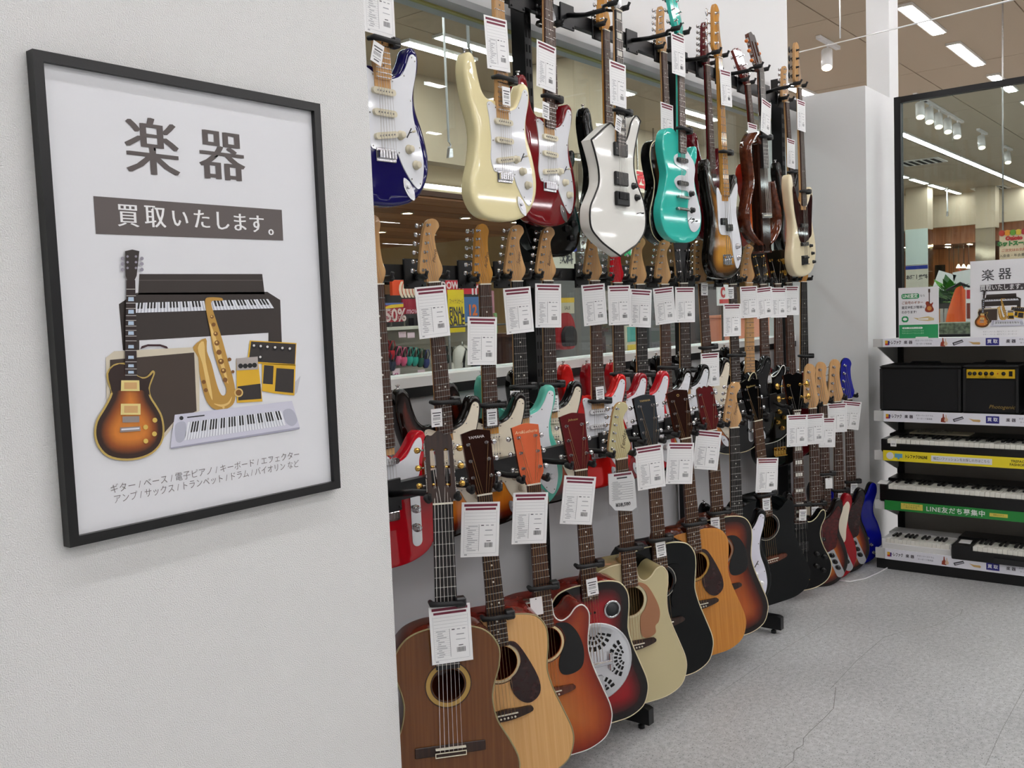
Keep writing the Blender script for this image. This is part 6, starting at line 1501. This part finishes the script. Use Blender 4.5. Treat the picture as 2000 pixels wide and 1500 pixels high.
boxo('leaflet', (w*.1, w*.9, -.006, 0, h*.45, h*.95), ink((92, 176, 166)), t); boxo('leaflet', (w*.1, w*.9, -.006, 0, h*.05, h*.35), ink((226, 196, 70)), t)
boxo('stand', (w*.4, w*.6, .03, .05, -t.location.z, 0), NICKEL, t)
# red backpack on a display hook with its yellow ticket
p = onY(1112, 655, 4.4)
t = thing('backpack', 'red and black backpack hanging below a yellow ticket', 'backpack', (p.x - .03, 4.4, p.z - .1))
k = MB(); lp = spline([(-.10, 0), (-.12, .1), (-.11, .2), (-.06, .27), (0, .285), (.06, .27), (.11, .2), (.12, .1), (.10, 0), (0, -.012)], 3); k.prism(lp, 0, .1, 0); k.build('bag', ink((178, 36, 42)), t)
k = MB(); k.prism([(x*.7, z*.55 + .02) for x, z in lp], -.04, 0, 0); k.build('pocket', ink((40, 36, 40)), t)
k = MB(); k.tube([(-.03, .05, .28), (0, .05, .32), (.03, .05, .28)], .008, 6); k.build('handle', BLACK_RUBBER, t)
o, w, h = sheetY('ticket_board', 'yellow and white ticket above the red backpack', 'ticket', 1092, 582, 1122, 612, 4.42, M('ticket_cream', (214, 206, 180), .5), .01); boxo('yellow_head', (0, w, -.003, 0, h*.7, h), ink((240, 196, 60)), o); text('SALE', h*.3, (w*.5, -.004, h*.35), INK_DARK, o)
k = MB(); k.box(-.3, .7, .12, .16, -.4, .62); BP = k.build('panel', M('pegboard_grey', (120, 118, 116), .6), t)
# red character sign
t, w, h = sheetY('shop_sign', 'cream shop sign with a red kanji character', 'sign', 1236, 330, 1292, 382, 7.3, M('sign_pale', (226, 214, 194), .5), .04); text('西', h*.85, (w*.28, -.004, h*.5), ink((206, 44, 52)), t, bold=.012); text('松', h*.85, (w*.78, -.004, h*.5), ink((206, 44, 52)), t, bold=.012)
for x in (.2, .8): boxo('hanger_rod', (w*x - .01, w*x + .01, .01, .03, h, 4.2 - t.location.z), NICKEL, t)
# sign hooks hanging from the ceiling
def rod(px, pyt, pyb, Y, where):
    a = onY(px, pyb, Y); t = thing('sign_hook', 'thin white ceiling rod with a clip, ' + where, 'sign hook', (a.x, Y, a.z), 0, 'sign hooks hanging from the ceiling')
    k = MB(); k.tube([(0, 0, .05), (0, 0, 4.2 - a.z)], .009, 6); k.build('rod', WHITE_PLASTIC, t)
    k = MB(); k.tube([(0, 0, .05), (.02, 0, .03), (.01, 0, .0), (-.01, 0, .01)], .006, 6); k.prism([(-.02, -.07), (.03, -.06), (.025, .0), (-.005, .0)], -.012, .012); k.build('clip', CHROME, t)
rod(916, 15, 112, 3.2, 'above the cream guitar'); rod(877, 150, 290, 4.6, 'between the blue and cream guitars')
for px, py0, py in ((1850, 365, 415), (1912, 378, 438), (1926, 385, 438), (1976, 398, 446), (1990, 402, 446)):
    c_ = onZ(px, py0, 4.2); a = onX(px, py, c_.x); t = thing('sign_hook', 'thin white ceiling rod with a clip, beyond the shelf window', 'sign hook', (c_.x, c_.y, a.z), 0, 'sign hooks beyond the shelf window')
    k = MB(); k.tube([(0, 0, 0), (0, 0, 4.2 - a.z)], .02, 6); k.build('rod', WHITE_PLASTIC, t); k = MB(); k.prism([(-.04, -.1), (.06, -.08), (.04, .02), (-.02, .02)], -.024, .024); k.build('clip', CHROME, t)
# track spotlights
def spot(px, py, X, where, s=1.0):
    p = onZ(px, py, 4.0); t = thing('track_spotlight', 'white cylinder spotlight on a ceiling track ' + where, 'spotlight', (p.x, p.y, p.z), 0, 'ceiling track spotlights')
    d = Vector((-.45, -.15, -.9)).normalized(); k = MB(); k.tube([-d*.11*s, d*.11*s], .058*s, 14); k.build('can', WHITE_PLASTIC, t)
    k = MB(); k.tube([d*.111*s, d*.114*s], .05*s, 14); k.build('lens', M('spot_glow', (255, 238, 206), .5, emit=4), t)
    k = MB(); k.tube([(0, 0, .03), (.03, 0, .13), (.03, 0, 4.19 - p.z)], .012, 6); k.build('stem', WHITE_PLASTIC, t)
    boxo('track', (-.25, .35, -.025, .025, 4.165 - p.z, 4.199 - p.z), WHITE_PLASTIC, t)
spot(1615, 116, 9.0, 'above the white corner box')
for i in range(5): spot(1797 + i*18, 216 + i*10, 9.5 + i*.55, 'in a row of five beyond the shelf window', 1.0)
spot(1917, 278, 13.5, 'set apart beyond the row of five'); spot(1968, 308, 14.5, 'farthest along the mall')
a = onX(1560, 102, 6.5); b = onX(2010, -8, 4.2); k = MB(); k.tube([a, b], .004, 5); o = k.build('tension_wire', WHITE_PLASTIC); tag(o, 'thin white wire strung below the ceiling', 'wire')
a = onX(1641, 75, 8.0); k = MB(); k.tube([a, (a.x, a.y, 4.2)], .006, 5); o = k.build('drop_rod', WHITE_PLASTIC); tag(o, 'short thin rod hanging from the ceiling by the spotlight', 'rod')
for px, py in ((1800, 315), (1935, 367)):
    p = onZ(px, py, 4.2); t = thing('air_vent', 'square ceiling air vent with dark slots', 'air vent', (p.x, p.y, 4.199), 0, 'ceiling air vents'); boxo('frame', (-.4, .4, -.4, .4, -.02, 0), LAMP_BODY, t)
    for i in range(5): boxo('slot', (-.34, .34, -.32 + i*.14, -.24 + i*.14, -.0235, -.0202), DARK, t)

# ------------------------------------------------------------------ market seen through the shelf window
def columnX(px0, px1, X, label, sign_, pys):
    a = onX(px0, 500, X); b = onX(px1, 500, X); w = a.y - b.y
    t = thing('mall_column', label, 'column', (X, a.y, 0), RZ, 'mirror-clad mall columns')
    boxo('core', (.02, w - .02, .02, w - .02, 0, 4.2), BEIGE, t)
    for i in range(4):
        z = i*1.05
        for bb in ((.0, w, .0, .018), (.0, .018, .02, w - .02), (w - .018, w, .02, w - .02)): boxo('mirror_panel', (*bb, z + .006, z + 1.044), MIRROR if i < 3 else BEIGE, t)
    if sign_:
        zs = onX(px0, pys, X).z
        s = boxo('sign_panel', (-.01, w + .01, -.03, -.003, zs - .5, zs + .1), M('sign_cream', (214, 210, 192), .5), t); boxo('blue_band', (-.01, w + .01, -.034, -.03, zs, zs + .09), ink((36, 52, 140)), s)
        text(sign_, w*.2, (w*.5, -.0345, zs - .2), INK_DARK, s, bold=.006); boxo('glass_panel', (-.01, w + .01, -.03, -.003, zs + .11, zs + 1.0), PALEGL, t)
        k = MB(); k.prism(circle(w*.4, zs - .62, .1, 18), -.02, -.003); k.build('round_poster', ink((86, 116, 180)), t); boxo('poster', (w*.62, w*.85, -.02, -.003, zs - .74, zs - .52), ink((90, 60, 60)), t)
    return t
columnX(1770, 1812, 25.0, 'mirror-clad column with sign beyond the notice board', 'お酒｜飲料', 527)
columnX(1905, 1944, 26.5, 'mirror-clad column above the unframed poster', None, 0)
struct(boxo('wall_bulkhead_market', (27.6, 27.8, onX(2060, 420, 27.6).y, onX(1735, 420, 27.6).y, onX(1870, 441, 27.6).z, 4.2), BEIGE))
def boxX(name, label, cat, px0, py0, px1, py1, X, mat, depth=.4, floor_=False, group=None):
    a = onX(px0, py0, X); b = onX(px1, py1, X); z0 = 0.0 if floor_ else b.z
    t = thing(name, label, cat, (X, a.y, z0), RZ, group); w = a.y - b.y; h = a.z - z0
    boxo('body', (0, w, 0, depth, 0, h), mat, t)
    return t, w, h
TW = wood('market_timber', (156, 98, 62), (190, 128, 86), .5, .1, (20, 20, 1.2))
t, w, h = boxX('timber_wall', 'brown timber panel wall of the market', 'timber wall', 1740, 448, 2040, 600, 31.5, M('timber_base', (96, 54, 34), .6), .2, True)
n = 12
for i in range(n): boxo('board', (w*i/n + .006, w*(i+1)/n - .006, -.02, -.001, 0, h), TW, t)
t2, w, h = boxX('timber_canopy', 'brown timber canopy with downlights over the market', 'canopy', 1740, 440, 2040, 462, 28.0, M('canopy_brown', (92, 56, 38), .6), 3.0)
for i in range(9): boxo('downlight', (w*(.06 + i*.1), w*(.08 + i*.1), .2 + (i % 3)*.8, .5 + (i % 3)*.8, -.012, -.001), M('downlight_glow', (255, 226, 180), .5, emit=110), t2)
boxo('fascia', (0, w, -.03, -.001, -.02, h), TW, t2)
boxX('dark_doorway', 'dark doorway in the timber wall', 'doorway', 1826, 518, 1845, 600, 31.2, DARK, .1, True)
# pendant lamps
for px, py in ((1872, 523), (1882, 523), (1892, 524), (1854, 549), (1863, 549)):
    p = onX(px, py, 29.0); t = thing('pendant_lamp', 'small white pendant lamp in the timber market', 'pendant lamp', p, 0, 'pendant lamps in the market')
    k = MB(); k.lathe([(.02, .1), (.065, 0), (.06, -.006)], (0, 0, 0), 'z', 12); k.build('shade', M('pendant_glow', (255, 236, 204), .5, emit=6), t); k = MB(); k.tube([(0, 0, .1), (0, 0, t2.location.z - .012 - p.z)], .008, 5); k.build('flex', BLACK_RUBBER, t)
# produce stall
t, w, h = boxX('produce_table', 'dark green skirted produce table behind the signs', 'table', 1833, 568, 1862, 592, 8.0, M('skirt_green', (44, 72, 50), .8), .6)
for i in range(7): boxo('pleat', (w*i/7 + .004, w*(i+1)/7 - .004, -.02, -.001, -.0, h*.98), M('skirt_green', (44, 72, 50), .8), t)
boxo('frame', (-.02, w + .35, -.02, .62, -.04, 0), M('table_frame', (60, 56, 52), .5), t)
for x in (.06, w + .25):
    for y in (.04, .5): boxo('leg', (x, x + .03, y, y + .03, -t.location.z, -.04), M('table_frame', (60, 56, 52), .5), t)
boxX('stall_panel', 'pale panel under the produce table', 'panel', 1836, 598, 1870, 640, 8.3, M('stall_white', (206, 200, 190), .7), .05, True)
def leaves(px, py, X, n, r, cols, label, size=.09):
    p = onX(px, py, X); R = random.Random(int(px)); t = thing('leafy_greens', label, 'produce', (p.x, p.y, p.z - r*.8), 0)
    for i in range(n):
        a = R.random()*6.28; e = R.random()*1.3; d = Vector((math.cos(a)*math.cos(e), math.sin(a)*math.cos(e), math.sin(e))); s = size*(.7 + .6*R.random())
        side = d.cross(Vector((0, 0, 1))); side = side.normalized() if side.length > .01 else Vector((1, 0, 0)); b = d*r*(.3 + .5*R.random()) + Vector((0, 0, r*.2))
        k = MB(); up = side.cross(d)
        k.v = [tuple(b), tuple(b + d*s*.5 + side*s*.4 + up*s*.06), tuple(b + d*s*1.2 - up*s*.15), tuple(b + d*s*.5 - side*s*.4 + up*s*.06), tuple(b + d*s*.55 - up*s*.03)]
        k.face([0, 1, 4]); k.face([1, 2, 4]); k.face([2, 3, 4]); k.face([3, 0, 4]); k.build('leaf', ink(cols[i % len(cols)]), t, recalc=False)
leaves(1855, 566, 7.9, 46, .13, [(58, 120, 40), (84, 150, 50), (40, 92, 36)], 'mound of green leafy vegetables on the produce table', .075)
leaves(1866, 578, 7.85, 34, .09, [(120, 180, 60), (84, 150, 50), (60, 120, 40)], 'bright green lettuce heap beside the orange apron', .06)
p_ = onX(1888, 550, 9.5); t = thing('produce_crate', 'brown crate stand under the green and red produce', 'crate', (p_.x - .3, p_.y - .3, 0)); boxo('stand', (.02, .58, .02, .58, 0, p_.z - .2), TW, t)
for i_ in range(4): boxo('crate_slat', (0, .02, .0 + i_*.15, .14 + i_*.15, p_.z - .3, p_.z - .12), TW, t)
leaves(1888, 543, 9.5, 22, .16, [(90, 150, 60), (60, 110, 50), (200, 50, 50)], 'green and red produce heap behind the paper bags', .09)
# orange apron on a stand
p = onX(1876, 566, 7.7); t = thing('apron', 'orange apron draped over a rack at the produce stall', 'apron', (p.x, p.y, p.z - .75))
k = MB(); cols_ = 9; rows_ = 14
for j in range(rows_):
    v = j / (rows_ - 1); z = .75 - .74*v; wd = .045 + .045*math.sin(math.pi*min(1, v*1.1)) + .015*v
    for i in range(cols_):
        u = -1 + 2*i/(cols_ - 1); k.v.append((.03*math.cos(u*5 + v*3) - .04*v, u*wd + .16*v*(1 - v) - .04*v, z + .03*math.cos(u*2)))
for j in range(rows_ - 1):
    for i in range(cols_ - 1): a = j*cols_ + i; k.face([a, a+1, a+cols_+1, a+cols_], 0, True)
k.build('cloth', ink((238, 104, 40)), t, recalc=False); k = MB(); k.tube([(0, -.1, .75), (0, 0, .80), (0, .1, .75)], .01, 6); k.tube([(.07, 0, .80), (.07, 0, -p.z + .75)], .012, 6); k.build('rack', BLACK_METAL, t)
for px, py, rx in ((1842, 556, 20), (1882, 553, -8)):
    p = onX(px, py, 8.2); t = thing('paper_sheet', 'white price sheet tilted above the produce, ' + ('on the dark green table' if rx > 0 else 'beside the orange apron'), 'price sheet', p); k = MB(); k.box(0, .006, -.07, .07, -.1, .1); q = k.build('sheet', PAPER, t); q.rotation_euler = (math.radians(rx), 0, 0); k = MB(); k.tube([(.01, 0, -.1), (.01, 0, -.35)], .005, 5); k.build('stick', NICKEL, t)
t, w, h = boxX('speckled_display', 'grey green speckled planter box behind the top shelf', 'planter', 1822, 632, 1905, 656, 6.6, M('speckled_planter', (110, 116, 96), .8, var=.8, vscale=40), .3)
boxo('base', (0, w, 0, .3, -t.location.z, 0), M('planter_base', (120, 118, 112), .7), t)
t, w, h = boxX('poster_stand', 'red framed price poster beside the orange apron', 'poster', 1886, 562, 1905, 648, 7.4, PAPER, .02); boxo('red_panel', (w*.1, w*.95, -.004, 0, h*.75, h*.95), ink((196, 44, 56)), t); boxo('brown_panel', (w*.1, w*.95, -.004, 0, h*.3, h*.65), ink((130, 60, 50)), t); boxo('leg', (w*.4, w*.6, .02, .04, -t.location.z, 0), NICKEL, t)
t, w, h = boxX('market_sign', 'cream market sign with a band of fruit along its top', 'sign', 1952, 452, 2016, 506, 8.6, M('market_cream', (240, 214, 180), .5), .02)
for i, c in enumerate(((206, 60, 40), (236, 150, 40), (110, 160, 50), (236, 196, 60), (190, 40, 50), (90, 140, 50))): k = MB(); k.prism(circle(w*(.08 + i*.17), h*.93, h*.1, 12), -.006, 0); k.build('fruit_print', ink(c), t)
text('ネットスーパー', h*.16, (w*.5, -.004, h*.56), ink((60, 130, 60)), t, bold=.004); text('Ouioto', h*.17, (w*.45, -.004, h*.74), ink((206, 50, 50)), t, bold=.004); text('ご注文はお気軽に', h*.11, (w*.5, -.004, h*.34), ink((196, 60, 50)), t); text('入会金・年会費無料', h*.11, (w*.5, -.004, h*.16), INK_DARK, t)
for x in (.1, .9): boxo('hanger_rod', (w*x - .006, w*x + .006, .005, .015, h, 4.2 - t.location.z), NICKEL, t)

# ------------------------------------------------------------------ lettering becomes flat mesh
FITS = globals().get('FITS', [])
dg = bpy.context.evaluated_depsgraph_get()
for o, W in FITS:
    xs = [v[0] for v in o.evaluated_get(dg).bound_box]; o.scale.x = W / max(1e-6, max(xs) - min(xs))
for o in TEXTS:
    me = bpy.data.meshes.new_from_object(o.evaluated_get(dg))
    n = bpy.data.objects.new('tmp', me); COL.objects.link(n)
    n.parent = o.parent; n.location = o.location; n.rotation_euler = o.rotation_euler; n.scale = o.scale
    nm = o.name.split('.')[0]
    for kk in o.keys():
        if kk in ('label', 'category', 'group', 'kind'): n[kk] = o[kk]
    bpy.data.objects.remove(o); n.name = nm
